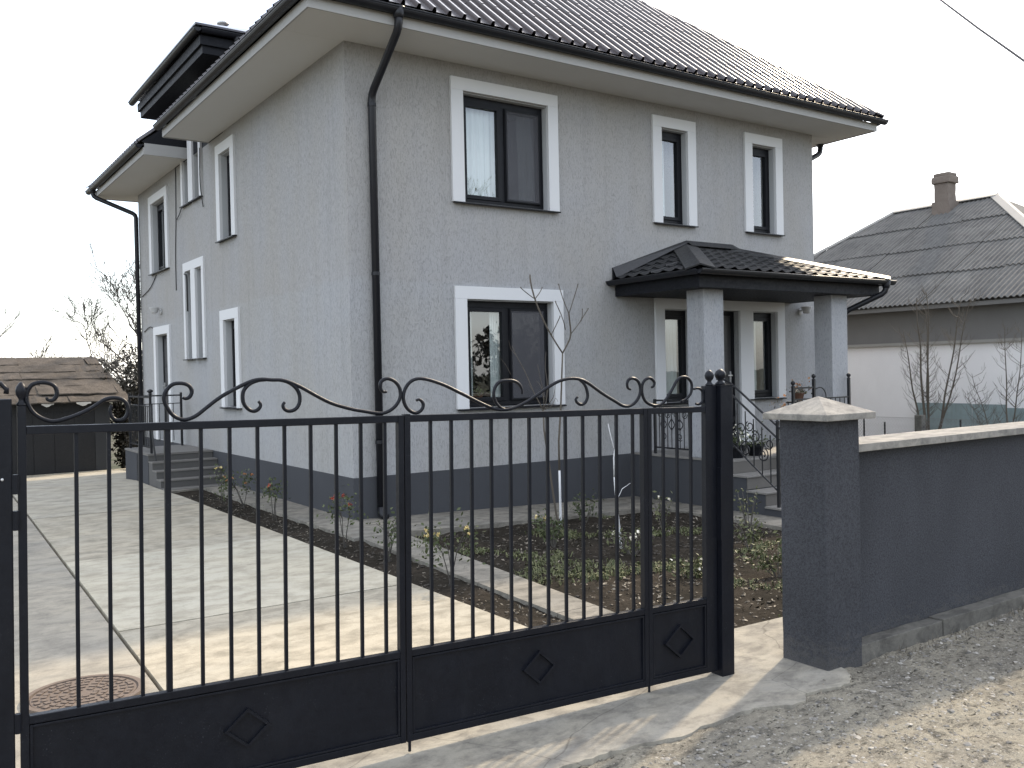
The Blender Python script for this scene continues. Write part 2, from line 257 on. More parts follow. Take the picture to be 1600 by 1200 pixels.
# ------------------------------------------------------------------ mesh helpers
class MB:
    def __init__(self): self.v = []; self.f = []; self.mi = []
    def q(self, pts, m=0):
        i = len(self.v); self.v += [tuple(p) for p in pts]; self.f.append(tuple(range(i, i+len(pts)))); self.mi.append(m); return self
    def box(self, x0, x1, y0, y1, z0, z1, m=0):
        i = len(self.v)
        self.v += [(x0, y0, z0), (x1, y0, z0), (x1, y1, z0), (x0, y1, z0), (x0, y0, z1), (x1, y0, z1), (x1, y1, z1), (x0, y1, z1)]
        for a in ((3, 2, 1, 0), (4, 5, 6, 7), (0, 1, 5, 4), (1, 2, 6, 5), (2, 3, 7, 6), (3, 0, 4, 7)): self.f.append(tuple(i+k for k in a)); self.mi.append(m)
        return self
    def prism(self, poly, axis, a, b, m=0):
        def P(p, t): return (t, p[0], p[1]) if axis == 'x' else ((p[0], t, p[1]) if axis == 'y' else (p[0], p[1], t))
        i = len(self.v); n = len(poly)
        self.v += [P(p, a) for p in poly] + [P(p, b) for p in poly]
        self.f.append(tuple(range(i+n-1, i-1, -1))); self.f.append(tuple(range(i+n, i+2*n))); self.mi += [m, m]
        for k in range(n):
            j = (k+1) % n; self.f.append((i+k, i+j, i+n+j, i+n+k)); self.mi.append(m)
        return self
    def tube(self, pts, r, n=6, m=0, cap=True, flat=None):
        pts = [Vector(p) for p in pts]; rs = r if isinstance(r, (list, tuple)) else [r]*len(pts)
        base = len(self.v); prev = None
        for k, p in enumerate(pts):
            d = (pts[min(k+1, len(pts)-1)] - pts[max(k-1, 0)])
            if d.length < 1e-9: d = Vector((0, 0, 1))
            d.normalize()
            if prev is None:
                a = Vector((0, 0, 1)) if abs(d.z) < .9 else Vector((1, 0, 0)); u = d.cross(a).normalized()
            else:
                u = (prev - d*prev.dot(d))
                if u.length < 1e-6: u = d.orthogonal()
                u.normalize()
            prev = u; w = d.cross(u)
            for j in range(n):
                t = 2*math.pi*(j+.5)/n; self.v.append(tuple(p + (u*math.cos(t) + w*math.sin(t))*rs[k]))
        for k in range(len(pts)-1):
            for j in range(n):
                a = base+k*n+j; b = base+k*n+(j+1) % n; self.f.append((a, b, b+n, a+n)); self.mi.append(m)
        if cap:
            self.f.append(tuple(base+j for j in range(n-1, -1, -1))); self.f.append(tuple(base+(len(pts)-1)*n+j for j in range(n))); self.mi += [m, m]
        return self
    def lathe(self, prof, c=(0, 0, 0), n=12, m=0):
        base = len(self.v)
        for r, z in prof:
            for j in range(n):
                t = 2*math.pi*j/n; self.v.append((c[0]+r*math.cos(t), c[1]+r*math.sin(t), c[2]+z))
        for k in range(len(prof)-1):
            for j in range(n):
                a = base+k*n+j; b = base+k*n+(j+1) % n; self.f.append((a, b, b+n, a+n)); self.mi.append(m)
        self.f.append(tuple(base+j for j in range(n-1, -1, -1))); self.f.append(tuple(base+(len(prof)-1)*n+j for j in range(n))); self.mi += [m, m]
        return self
    def mesh(self, name, mats, smooth=False, bevel=0, recalc=True, merge=False):
        me = bpy.data.meshes.new(name); me.from_pydata(self.v, [], self.f)
        for mm in (mats if isinstance(mats, (list, tuple)) else [mats]): me.materials.append(mm)
        for p, k in zip(me.polygons, self.mi): p.material_index = k; p.use_smooth = smooth
        if recalc or bevel or merge:
            bm = bmesh.new(); bm.from_mesh(me)
            if merge: bmesh.ops.remove_doubles(bm, verts=bm.verts, dist=1e-5)
            if recalc: bmesh.ops.recalc_face_normals(bm, faces=bm.faces)
            if bevel: bmesh.ops.bevel(bm, geom=[e for e in bm.edges if len(e.link_faces) == 2 and e.calc_face_angle(0) > .6], offset=bevel, segments=2, affect='EDGES', profile=.6, clamp_overlap=True)
            bm.to_mesh(me); bm.free()
        me.update(); return me
    def build(self, name, mats, parent=None, smooth=False, bevel=0, recalc=True, merge=False, loc=None):
        return part(name, self.mesh(name, mats, smooth, bevel, recalc, merge), parent, loc)
def part(name, me, parent=None, loc=None, rot=None):
    ob = bpy.data.objects.new(name, me); C.objects.link(ob)
    if parent is not None: ob.parent = parent
    if loc is not None: ob.location = loc
    if rot is not None: ob.rotation_euler = rot
    return ob
def tag(ob, label=None, cat=None, group=None, kind=None):
    if label: ob['label'] = label
    if cat: ob['category'] = cat
    if group: ob['group'] = group
    if kind: ob['kind'] = kind
    return ob
def thing(name, label, cat, loc=(0, 0, 0), rot=(0, 0, 0), group=None):
    ob = bpy.data.objects.new(name, None); C.objects.link(ob); ob.location = loc; ob.rotation_euler = rot; ob.empty_display_size = .2
    return tag(ob, label, cat, group)
def spline(pts, sub=4):
    P = [Vector(p) for p in pts]; out = []
    for i in range(len(P)-1):
        p0, p1, p2, p3 = P[max(i-1, 0)], P[i], P[i+1], P[min(i+2, len(P)-1)]
        for k in range(sub):
            t = k/sub; out.append(.5*((2*p1) + (p2-p0)*t + (2*p0-5*p1+4*p2-p3)*t*t + (3*p1-p0-3*p2+p3)*t**3))
    out.append(P[-1]); return out
def nz3(x, y, z, s): return mnoise.noise(Vector((x*s, y*s, z*s)))

# ------------------------------------------------------------------ ground, road, drive, walks
W, D, ZS, ZP = 8.57, 10.6, 5.616, 0.485
def drive_z(y): return 0.0 if y < 6.5 else -0.06*(y-6.5)
def sheet(name, x0, x1, y0, y1, nx, ny, zf, mat, kind='structure'):
    b = MB(); b.v = [(x0+(x1-x0)*i/nx, y0+(y1-y0)*j/ny, zf(x0+(x1-x0)*i/nx, y0+(y1-y0)*j/ny)) for j in range(ny+1) for i in range(nx+1)]
    b.f = [(j*(nx+1)+i, j*(nx+1)+i+1, (j+1)*(nx+1)+i+1, (j+1)*(nx+1)+i) for j in range(ny) for i in range(nx)]; b.mi = [0]*len(b.f)
    ob = b.build(name, mat, smooth=True, recalc=False); tag(ob, kind=kind); return ob
def ground_z(x, y): return -0.30 - 0.05*max(0, y-6.5) if y < 40 else -1.98
sheet('ground', -400, 400, -400, 400, 80, 80, lambda x, y: -0.55 if y < 14 else -1.2, M['ground'])
def road_z(x, y):
    e = max(0.0, min(1.0, (-6.75-y)/.25))
    return -0.024 + .016*nz3(x, y, 0, 1.1) + .014*nz3(x, y, 3, 4.5) + .012*nz3(x, y, 7, 13) + .007*nz3(x, y, 9, 31) + .02*max(0, min(1, (x-.3)/1.5))*max(0, min(1, (-6.7-y)/-1.0+1))
r = sheet('road', -5.6, 6.4, -10.2, -6.5, 400, 125, road_z, M['road'])
b = MB(); b.box(-60, 80, -13, -10.2, -.5, -.06); b.box(-60, -5.6, -10.2, -6.5, -.5, -.06); b.box(6.4, 80, -10.2, -6.5, -.5, -.06)
p = b.build('road_shoulder', M['road'], r)

# concrete apron with broken road edge
edge = [(-6.2, -6.76), (-4.2, -6.78), (-3.1, -6.80), (-2.55, -6.79), (-2.07, -6.80), (-1.73, -6.83), (-1.48, -6.88), (-1.18, -6.84), (-.98, -6.85), (-.80, -6.93), (-.70, -6.93), (-.62, -6.88), (-.47, -6.89), (-.30, -6.91), (-.20, -6.86), (-.13, -6.76), (-.1, -6.66)]
rng = random.Random(5); pe = []
for i, p0 in enumerate(edge[:-1]):
    p1 = edge[i+1]; L = math.dist(p0, p1); n = max(1, int(L/.035))
    for k in range(n):
        t = k/n; x = p0[0]+(p1[0]-p0[0])*t; y = p0[1]+(p1[1]-p0[1])*t; pe.append((x, y + rng.uniform(-.012, .012)*(1 if x > -4 else .4) + .02*nz3(x, 0, 0, 6)))
pe.append(edge[-1])
poly = pe + [(0.55, -6.62), (1.2, -6.58), (1.2, -5.87), (-.98, -5.80), (-.98, -5.86), (-6.2, -5.86)]
ap = MB().prism(poly, 'z', -.25, 0.0).build('forecourt_apron', M['apron']); tag(ap, kind='structure')

# driveway slabs (each a part of the drive)
dr = bpy.data.objects.new('driveway', None); C.objects.link(dr); tag(dr, kind='structure')
def joint_x(y): return -3.155 + 0.031*y
def slab(xa, xb, y0, y1, mat, dz):
    b = MB(); n = max(1, int((y1-y0)/.8)); g = .006
    for k in range(n):
        a = y0+g+(y1-y0-2*g)*k/n; c = y0+g+(y1-y0-2*g)*(k+1)/n
        x0, x1, x2, x3 = xa(a)+g, xb(a)-g, xb(c)-g, xa(c)+g
        za, zc = drive_z(a)+dz, drive_z(c)+dz
        b.q([(x0, a, za), (x1, a, za), (x2, c, zc), (x3, c, zc)])
        b.q([(x0, a, za), (x3, c, zc), (x3, c, -.9), (x0, a, -.9)]); b.q([(x1, a, za), (x1, a, -.9), (x2, c, -.9), (x2, c, zc)])
        if k == 0: b.q([(x0, a, za), (x0, a, -.9), (x1, a, -.9), (x1, a, za)])
        if k == n-1: b.q([(x3, c, zc), (x2, c, zc), (x2, c, -.9), (x3, c, -.9)])
    b.build('slab', mat, dr, merge=True)
ys = [-5.86, -3.32, -.48, 2.75, 4.6, 8.2, 12.6]
for i in range(6):
    slab(joint_x, lambda y: -1.02 if y < 4.4 else (-1.06 if y < 7.6 else -.2), ys[i], ys[i+1], M[('drive_b', 'drive', 'drive_b', 'drive_c', 'drive_c', 'drive_c')[i]], (-.002, .002, -.001, .003, 0, .001)[i])
for i, (a, c) in enumerate(((-5.86, -1.6), (-1.6, 3.4), (3.4, 12.6))): slab(lambda y: -6.2, lambda y: joint_x(y)-.012, a, c, M['drive2'], -.004-.002*i)

def walk_z(x): return -0.031*max(0, x)
wk = bpy.data.objects.new('walkway', None); C.objects.link(wk); tag(wk, kind='structure')
def wslab(pts, h=.3):
    i = pts; b = MB(); top = [(x, y, walk_z(x)-.002) for x, y in i]; bot = [(x, y, -.6) for x, y in i]
    b.q(top)
    for k in range(len(i)):
        j = (k+1) % len(i); b.q([top[k], bot[k], bot[j], top[j]])
    b.build('slab', M['walk'], wk)
for k in range(3): wslab([(-.52+.012*k, -.15+1.58*k+.004), (-.0, -.15+1.58*k+.004), (0, -.15+1.58*(k+1)-.004), (-.52+.012*(k+1), -.15+1.58*(k+1)-.004)])
wslab([(-.52, -1.12), (.02, -1.12), (.02, -.158), (-.52, -.158)])
for k in range(3): 
    x0 = .028+1.26*k; wslab([(x0, -1.12), (x0+1.252, -1.14), (x0+1.252, 0), (x0, 0)])
wslab([(3.81, -3.6), (4.42, -3.6), (4.42, -.0), (3.81, -.0)])
def pth(y): return (-.46-.21*(-1.2-y)/3.8, .02-.35*(-1.2-y)/3.8)
yy = [-1.128, -2.4, -3.65, -4.8, -5.79]
for k in range(4):
    a, c = pth(yy[k]), pth(yy[k+1]); wslab([(c[0], yy[k+1]+.004), (c[1], yy[k+1]+.004), (a[1], yy[k]-.004), (a[0], yy[k]-.004)])
wslab([(-1.06, 4.42), (-1.0, 4.42), (0, 4.60), (0, 4.9), (-1.06, 4.9)])

# garden soil
def soil_z(x, y): return -0.055 - .028*max(0, x) + .028*nz3(x, y, 1, 2.4) + .018*nz3(x, y, 5, 7) + .012*nz3(x, y, 8, 17)
sheet('garden_bed', -.7, 9.8, -6.45, -1.0, 190, 100, soil_z, M['soil'])
sheet('flower_strip', -1.04, -.40, -5.85, 4.6, 20, 200, lambda x, y: -0.035 + .016*nz3(x, y, 2, 5) + .010*nz3(x, y, 4, 16), M['soil'])
sheet('side_yard', 8.4, 20, -6.4, 16, 30, 50, lambda x, y: -.16 + .04*nz3(x, y, 0, .8), M['ground'])

# ------------------------------------------------------------------ main house
house = thing('house', 'two storey grey stucco house with dark metal roof and white window surrounds', 'house', (0, 0, 0))
def wall_holes(axis, L, z0, z1, holes, off=0, th=.36, flip=1):
    """wall on plane Y=0 (axis x) or X=0 (axis y), thickness inwards"""
    us = sorted({0, L} | {h[0] for h in holes} | {h[1] for h in holes}); zs = sorted({z0, z1} | {h[2] for h in holes} | {h[3] for h in holes})
    P = (lambda u, d, z: (u, off+d*flip, z)) if axis == 'x' else (lambda u, d, z: (off+d*flip, u, z))
    b = MB(); ishole = lambda u, z: any(h[0] < u < h[1] and h[2] < z < h[3] for h in holes)
    nu, nz_ = len(us)-1, len(zs)-1
    solid = [[not ishole((us[i]+us[i+1])/2, (zs[j]+zs[j+1])/2) for j in range(nz_)] for i in range(nu)]
    for i in range(nu):
        for j in range(nz_):
            if not solid[i][j]: continue
            a, c, e, g = us[i], us[i+1], zs[j], zs[j+1]
            b.q([P(a, 0, e), P(c, 0, e), P(c, 0, g), P(a, 0, g)]); b.q([P(a, th, e), P(a, th, g), P(c, th, g), P(c, th, e)])
            if i == 0 or not solid[i-1][j]: b.q([P(a, 0, e), P(a, 0, g), P(a, th, g), P(a, th, e)])
            if i == nu-1 or not solid[i+1][j]: b.q([P(c, 0, e), P(c, th, e), P(c, th, g), P(c, 0, g)])
            if j == 0 or not solid[i][j-1]: b.q([P(a, 0, e), P(a, th, e), P(c, th, e), P(c, 0, e)])
            if j == nz_-1 or not solid[i][j+1]: b.q([P(a, 0, g), P(c, 0, g), P(c, th, g), P(a, th, g)])
    return b
# openings  (u0,u1,z0,z1)
FW = [(1.60, 2.945, 3.875, 5.272), (1.595, 2.975, 1.252, 2.634), (5.035, 5.58, 3.868, 5.272), (7.02, 7.585, 3.868, 5.272),
      (5.03, 5.60, 1.195, 2.585), (5.90, 6.675, .50, 2.585), (6.97, 7.57, 1.195, 2.585)]
SW = [(4.235, 4.815, 3.912, 5.275), (4.195, 4.785, 1.240, 2.62), (5.945, 6.345, 2.064, 3.62), (6.61, 6.99, 2.064, 3.62), (8.30, 9.40, 3.84, 5.22), (8.33, 9.26, .50, 2.58)]
wall_holes('x', W, ZP, 5.63, FW).build('wall', M['wall'], house, merge=True)
wl = wall_holes('y', D-.361, ZP, 5.632, SW + [(5.945, 6.345, 4.816, 5.60), (6.61, 6.99, 4.816, 5.60)], 0.0, .36)
for vi, v in enumerate(wl.v):
    if v[1] < .001: wl.v[vi] = (v[0], .361, v[2])
wl.build('wall', M['wall'], house, merge=True)
wall_holes('x', W, ZP, 5.63, [], D, .36, -1).build('wall', M['wall'], house, merge=True)
wr_ = wall_holes('y', D-.361, ZP, 5.631, [], W, .36, -1)
for vi, v in enumerate(wr_.v):
    if v[1] < .001: wr_.v[vi] = (v[0], .361, v[2])
wr_.build('wall', M['wall'], house, merge=True)
b = MB(); b.box(-.0-.012, W+.012, -.014, D+.012, -.7, ZP-.002); b.build('plinth', M['plinth'], house, bevel=.004)
MB().box(.37, W-.37, .37, D-.37, 2.95, 3.25).build('storey_floor', M['dark_in'], house)
MB().box(.37, W-.37, .37, D-.37, .49, .52).build('ground_floor', M['dark_in'], house)
MB().box(3.6, 3.72, .37, D-.37, .53, 5.6).build('partition_wall', M['dark_in'], house)
MB().box(.37, W-.37, 4.0, 4.1, .53, 5.6).build('partition_wall', M['dark_in'], house)

def add_trim(axis, u0, u1, z0, z1, w=.17, wt=.165, wr=None, name='window_trim'):
    """white surround: proud band on face, reveal lining inside; bottom open"""
    wr = w if wr is None else wr
    P = (lambda a, c, d0, d1, e, g: (a, c, d0, d1, e, g)) if axis == 'x' else (lambda a, c, d0, d1, e, g: (d0, d1, a, c, e, g))
    b = MB()
    b.box(*P(u0-w, u0+.004, -.038, .01, z0-.012, z1+.004)); b.box(*P(u1-.004, u1+wr, -.038, .01, z0-.012, z1+.004)); b.box(*P(u0-w, u1+wr, -.038, .01, z1+.004, z1+wt))
    b.build(name, M['white'], house, bevel=.004)
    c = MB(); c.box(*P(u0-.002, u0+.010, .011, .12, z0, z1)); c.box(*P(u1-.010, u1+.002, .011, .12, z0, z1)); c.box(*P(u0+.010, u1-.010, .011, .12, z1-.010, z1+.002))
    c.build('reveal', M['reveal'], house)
def add_window(axis, u0, u1, z0, z1, sashes=1, net=None, sill=True, w=.17, wr=None, name='window'):
    wr = w if wr is None else wr
    P = (lambda a, c, d0, d1, e, g: (a, c, d0, d1, e, g)) if axis == 'x' else (lambda a, c, d0, d1, e, g: (d0, d1, a, c, e, g))
    fr = .055; b = MB()
    a, c, e, g = u0+.008, u1-.008, z0+.012, z1-.008
    b.box(*P(a, a+fr, .10, .17, e, g)); b.box(*P(c-fr, c, .10, .17, e, g)); b.box(*P(a+fr, c-fr, .10, .17, g-.085, g)); b.box(*P(a+fr, c-fr, .10, .17, e, e+fr))
    if sashes == 2: b.box(*P((a+c)/2-.03, (a+c)/2+.03, .10, .17, e+fr, g-.085))
    win = b.build(name, M['frame'], house, bevel=.003)
    xs = [(a+fr, c-fr)] if sashes == 1 else [(a+fr, (a+c)/2-.03), ((a+c)/2+.03, c-fr)]
    for k, (p, q) in enumerate(xs):
        s = .05; e2, g2 = e+fr+.002, g-.087; p += .002; q -= .002
        b = MB(); b.box(*P(p, p+s, .085, .155, e2, g2)); b.box(*P(q-s, q, .085, .155, e2, g2)); b.box(*P(p+s, q-s, .085, .155, g2-s, g2)); b.box(*P(p+s, q-s, .085, .155, e2, e2+s))
        b.build('sash', M['frame'], win, bevel=.004)
        pa = [(p+s-.004, e2+s-.004), (q-s+.004, e2+s-.004), (q-s+.004, g2-s+.004), (p+s-.004, g2-s+.004)]
        MB().q([(u_, .12, z_) if axis == 'x' else (.12, u_, z_) for u_, z_ in pa]).build('pane', M['glass'], win, recalc=False)
        if net == k:
            b = MB(); f = .02; b.box(*P(p+.01, p+.01+f, .068, .083, e2+.01, g2-.01)); b.box(*P(q-.01-f, q-.01, .068, .083, e2+.01, g2-.01)); b.box(*P(p+.01+f, q-.01-f, .068, .083, g2-.01-f, g2-.01)); b.box(*P(p+.01+f, q-.01-f, .068, .083, e2+.01, e2+.01+f))
            sc = b.build('mosquito_screen', M['frame'], win)
            MB().box(*P(p+.01+f, q-.01-f, .074, .0745, e2+.01+f, g2-.01-f)).build('mesh', M['net'], win)
    if sill:
        b = MB(); lo, hi = u0-w+.02, u1+wr-.02
        if axis == 'x': b.prism([(-.075, z0-.034), (-.075, z0-.018), (.10, z0+.010), (.10, z0-.010), (-.066, z0-.034)], 'x', lo, hi)
        else: b.prism([(-.075, z0-.034), (-.075, z0-.018), (.10, z0+.010), (.10, z0-.010), (-.066, z0-.034)], 'y', lo, hi)
        b.build('sill', M['frame'], house)
    return win
def ring(axis, *a, **k): add_trim(axis, *a, **k)
for i, h in enumerate(FW[:4]):
    add_trim('x', *h, w=.175 if i != 1 else .172, wr=.165 if i < 2 else .17); add_window('x', *h, sashes=2 if i < 2 else 1, net=1 if i < 2 else None, w=.175)
for i, h in enumerate(SW[:2]): add_trim('y', *h, w=.175); add_window('y', *h, w=.175)
for z0, z1 in ((2.064, 3.62), (4.816, 6.25)):
    for k, (u0, u1) in enumerate(((5.945, 6.345), (6.61, 6.99))): add_window('y', u0, u1, z0, min(z1, 5.60), w=.12, sill=False)
    b = MB(); b.box(-.036, .01, 5.82, 5.949, z0-.012, z1+.004); b.box(-.036, .01, 6.341, 6.614, z0-.012, z1+.004); b.box(-.036, .01, 6.986, 7.105, z0-.012, z1+.004); b.box(-.036, .01, 5.82, 7.105, z1+.004, z1+.16)
    b.build('window_trim', M['white'], house, bevel=.004)
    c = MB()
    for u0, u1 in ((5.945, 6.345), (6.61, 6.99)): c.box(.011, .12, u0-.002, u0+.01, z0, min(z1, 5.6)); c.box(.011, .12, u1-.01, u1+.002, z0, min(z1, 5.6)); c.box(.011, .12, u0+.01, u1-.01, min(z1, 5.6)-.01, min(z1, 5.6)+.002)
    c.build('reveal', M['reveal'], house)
    for u0, u1 in ((5.84, 6.43), (6.50, 7.09)): MB().prism([(-.07, z0-.034), (-.07, z0-.018), (.10, z0+.010), (.10, z0-.010), (-.062, z0-.034)], 'y', u0, u1).build('sill', M['frame'], house)
add_trim('y', *SW[4], w=.182); add_window('y', *SW[4], sashes=2, w=.18)
add_trim('y', *SW[5], w=.168); b = MB()
u0, u1, z0, z1 = SW[5]
def make_door(axis, u0, u1, z0, z1):
    P = (lambda a, c, d0, d1, e, g: (a, c, d0, d1, e, g)) if axis == 'x' else (lambda a, c, d0, d1, e, g: (d0, d1, a, c, e, g))
    b = MB(); b.box(*P(u0+.008, u0+.068, .10, .17, z0, z1-.008)); b.box(*P(u1-.068, u1-.008, .10, .17, z0, z1-.008)); b.box(*P(u0+.068, u1-.068, .10, .17, z1-.07, z1-.008))
    d = b.build('door', M['frame'], house, bevel=.003)
    b = MB(); b.box(*P(u0+.07, u1-.07, .11, .16, z0+.02, z1-.072))
    n = 4; hh = (z1-z0-.25)/n
    for k in range(n): b.box(*P(u0+.17, u1-.17, .100, .111, z0+.12+hh*k, z0+.12+hh*k+hh-.06))
    b.build('leaf', M['door'], d, bevel=.004)
    h = MB(); h.box(*P(u1-.125, u1-.095, .09, .11, z0+.93, z0+1.13)); h.box(*P(u1-.20, u1-.10, .055, .07, z0+1.06, z0+1.08)); h.box(*P(u1-.115, u1-.10, .07, .09, z0+1.06, z0+1.08)); h.build('handle', M['flue'], d, bevel=.003)
make_door('y', *SW[5]); make_door('x', *FW[5])
# porch door group: one white surround with mullions
b = MB(); z1 = 2.585
b.box(4.85, 5.034, -.038, .01, 1.183, z1+.004); b.box(5.596, 5.904, -.038, .01, .5, z1+.004); b.box(6.671, 6.974, -.038, .01, .5, z1+.004); b.box(7.566, 7.745, -.038, .01, 1.183, z1+.004); b.box(4.85, 7.745, -.038, .01, z1+.004, 2.75)
b.build('door_surround', M['white'], house, bevel=.004)
for h in (FW[4], FW[6]):
    add_window('x', *h, w=.16)
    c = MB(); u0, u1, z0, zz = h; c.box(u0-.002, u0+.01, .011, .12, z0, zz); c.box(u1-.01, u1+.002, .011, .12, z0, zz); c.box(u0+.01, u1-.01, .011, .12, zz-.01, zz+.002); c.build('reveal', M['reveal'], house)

# eaves: soffit, fascia, gutters
OV = .72
def soff(x0, x1, y0, y1): MB().box(x0, x1, y0, y1, ZS, ZS+.022).build('soffit', M['soffit'], house)
soff(-OV, W+OV, -OV, .04); soff(-OV, .03, .043, 5.42); soff(-OV, .03, 6.75, D+OV); soff(W-.03, W+OV, .043, D-.003); soff(.033, W+OV, D, D+OV)
def fasc(x0, x1, y0, y1, z1=5.73): MB().box(x0, x1, y0, y1, ZS-.012, z1).build('fascia', M['fascia'], house, bevel=.003)
fasc(-OV-.022, W+OV+.022, -OV-.022, -OV); fasc(-OV-.022, -OV, -OV+.002, 5.42); fasc(-OV-.022, -OV, 6.75, D+OV+.02); fasc(W+OV, W+OV+.022, -OV+.002, D+OV); fasc(-OV, W+OV, D+OV, D+OV+.022)
MB().box(-OV-.001, .0, 5.42, 5.442, ZS-.012, 5.82).build('fascia', M['fascia'], house); MB().box(-OV-.001, -.004, 6.728, 6.75, ZS-.012, 5.80).build('fascia', M['fascia'], house)
b = MB(); b.prism([(-OV, 5.80), (-.004, 5.80), (-.004, 6.40), (-OV-.04, 5.83)], 'y', 6.735, 6.76); b.build('cheek', M['clad'], house)
GR = .065
def gutter(p0, p1, name='gutter', r=GR, mat=None, parent=None):
    p0, p1 = Vector(p0), Vector(p1); d = (p1-p0).normalized(); side = Vector((-d.y, d.x, 0)); b = MB(); n = 10; ring = []
    for rr in (r, r-.004):
        for k in range(n+1):
            t = math.pi + math.pi*k/n; ring.append(side*math.cos(t)*rr + Vector((0, 0, math.sin(t)*rr)))
    m = n+1
    v = [p0+q for q in ring] + [p1+q for q in ring]; b.v = [tuple(q) for q in v]; T = 2*m
    for k in range(n):
        b.f += [(k, k+1, T+k+1, T+k), (m+k, T+m+k, T+m+k+1, m+k+1), (k, m+k, m+k+1, k+1), (T+k, T+k+1, T+m+k+1, T+m+k)]
    b.f += [(0, T, T+m, m), (n, m+n, T+m+n, T+n)]
    b.f += [tuple(range(n+1)), tuple(range(T, T+n+1))]       # stop ends
    b.mi = [0]*len(b.f)
    for s in (1, -1): b.tube([p0+side*r*s, p1+side*r*s], .010, 6)
    k = int((p1-p0).length/.9)
    for i in range(1, k):
        c = p0+(p1-p0)*i/k
        b.tube([c-d*.012+side*r*1.0+Vector((0, 0, .004)), c-d*.012-side*r+Vector((0, 0, .004))], .006, 4)
    return b.build(name, mat or M['gutter'], parent or house, smooth=False)
GZ = 5.775; GO = OV+.022+GR+.004
gutter((-GO-.06, -GO, GZ), (W+GO+.06, -GO, GZ)); gutter((-GO, 5.44, GZ), (-GO, -GO+.05, GZ)); gutter((-GO, D+GO+.1, GZ), (-GO, 6.74, GZ)); gutter((W+GO, -GO+.08, GZ), (W+GO, D+GO, GZ))
def downpipe(pts, r=.045, parent=None, brackets=()):
    P = []
    for i, p in enumerate(pts):
        p = Vector(p)
        if 0 < i < len(pts)-1:
            a = (Vector(pts[i-1])-p).normalized(); c = (Vector(pts[i+1])-p).normalized(); P += [p+a*.07, p+a*.02+c*.02, p+c*.07]
        else: P.append(p)
    d = MB().tube(P, r, 14).build('downpipe', M['gutter'], parent or house, smooth=True)
    b = MB(); b.tube([Vector(pts[0])+Vector((0, 0, .09)), Vector(pts[0]), Vector(pts[0])-Vector((0, 0, .03))], [r*1.7, r*1.35, r*1.12], 14); b.build('outlet', M['gutter'], d, smooth=True)
    for z in brackets:
        q = Vector(pts[-2]); MB().lathe([(r+.006, -.02), (r+.006, .02)], (q.x, q.y, z), 14).build('bracket', M['gutter'], d)
    return d
downpipe([(.30, -GO, 5.70), (.30, -GO, 5.56), (.315, -.062, 5.02), (.318, -.062, .06)], .046, brackets=(4.9, 2.9, .9))
MB().tube([(.318, -.062, .12), (.318, -.075, .05), (.318, -.17, .015)], [.05, .05, .05], 14).build('downpipe_shoe', M['gutter'], house, smooth=True)
downpipe([(-GO, 11.05, 5.70), (-GO, 11.05, 5.60), (-.06, 10.56, 5.20), (-.062, 10.56, -.1)], .045)
downpipe([(W+GO-.12, .35, 5.60), (W+GO-.12, .35, 5.46), (W+.06, .35, 5.16), (W+.06, .35, -.1)], .045)

# roof sheets (trapezoid ribs, stepped courses), hips, ridge
PT = .81; EV = .80; REZ = 5.835
EX0, EX1, EY0, EY1 = -EV, W+EV, -EV, D+EV
RUN = (EX1-EX0)/2; RZ = REZ + RUN*PT
roof = MB().box(.37, W-.37, .37, D-.37, 5.64, 5.70).build('roof', M['clad'], house)
PROF = [(0, 0), (.136, 0), (.148, .052), (.180, .052), (.194, 0)]; PITCHX = .200
def roof_sheet(org, e, n, u0, u1, L, steps=True, v0=0.0, t=PT, vmaxf=None, prof=PROF, per=PITCHX, step=.70, stepz=.006, mat=None, name='roof_sheet', parent=None):
    org, e, n = Vector(org), Vector(e), Vector(n); sl = math.sqrt(1+t*t); up = Vector((-n.x*t, -n.y*t, 1)).normalized()
    us = []; k = math.floor(u0/per)-1
    while k*per < u1+per:
        for du, h in prof:
            u = k*per+du
            if u0-1e-6 <= u <= u1+1e-6: us.append((u, h))
        k += 1
    if not us: return
    if us[0][0] > u0+1e-4: us.insert(0, (u0, 0))
    if us[-1][0] < u1-1e-4: us.append((u1, 0))
    b = MB(); vm = vmaxf or (lambda u: min(u, L-u, RUN))
    cols = []
    for u, h in us:
        m = max(v0, vm(u)); rows = []
        if steps:
            k0 = 0; R = step/sl
            nmax = int(RUN/R)+2
            for k in range(nmax):
                for q, dz in ((k*R, stepz), ((k+1)*R-.0005, 0)):
                    vv = min(max(q, v0), m); rows.append((vv, dz))
        else: rows = [(v0, 0), (m, 0)]
        cols.append([org + e*u + n*vv + Vector((0, 0, vv*t)) + up*(h+dz) for vv, dz in rows])
    nr = len(cols[0])
    for c in cols: b.v += [tuple(p) for p in c]
    for i in range(len(cols)-1):
        for j in range(nr-1):
            a = [i*nr+j, (i+1)*nr+j, (i+1)*nr+j+1, i*nr+j+1]
            if (Vector(b.v[a[0]])-Vector(b.v[a[3]])).length < 1e-5 and (Vector(b.v[a[1]])-Vector(b.v[a[2]])).length < 1e-5: continue
            b.f.append(tuple(a)); b.mi.append(0)
    return b.build(name, mat or M['roof'], parent or roof, recalc=False)
LX, LY = EX1-EX0, EY1-EY0
nsh = 9
for i in range(nsh): roof_sheet((EX0, EY0, REZ), (1, 0, 0), (0, 1, 0), LX*i/nsh, LX*(i+1)/nsh, LX)
for i in range(nsh): roof_sheet((EX1, EY1, REZ), (-1, 0, 0), (0, -1, 0), LX*i/nsh, LX*(i+1)/nsh, LX, steps=False)
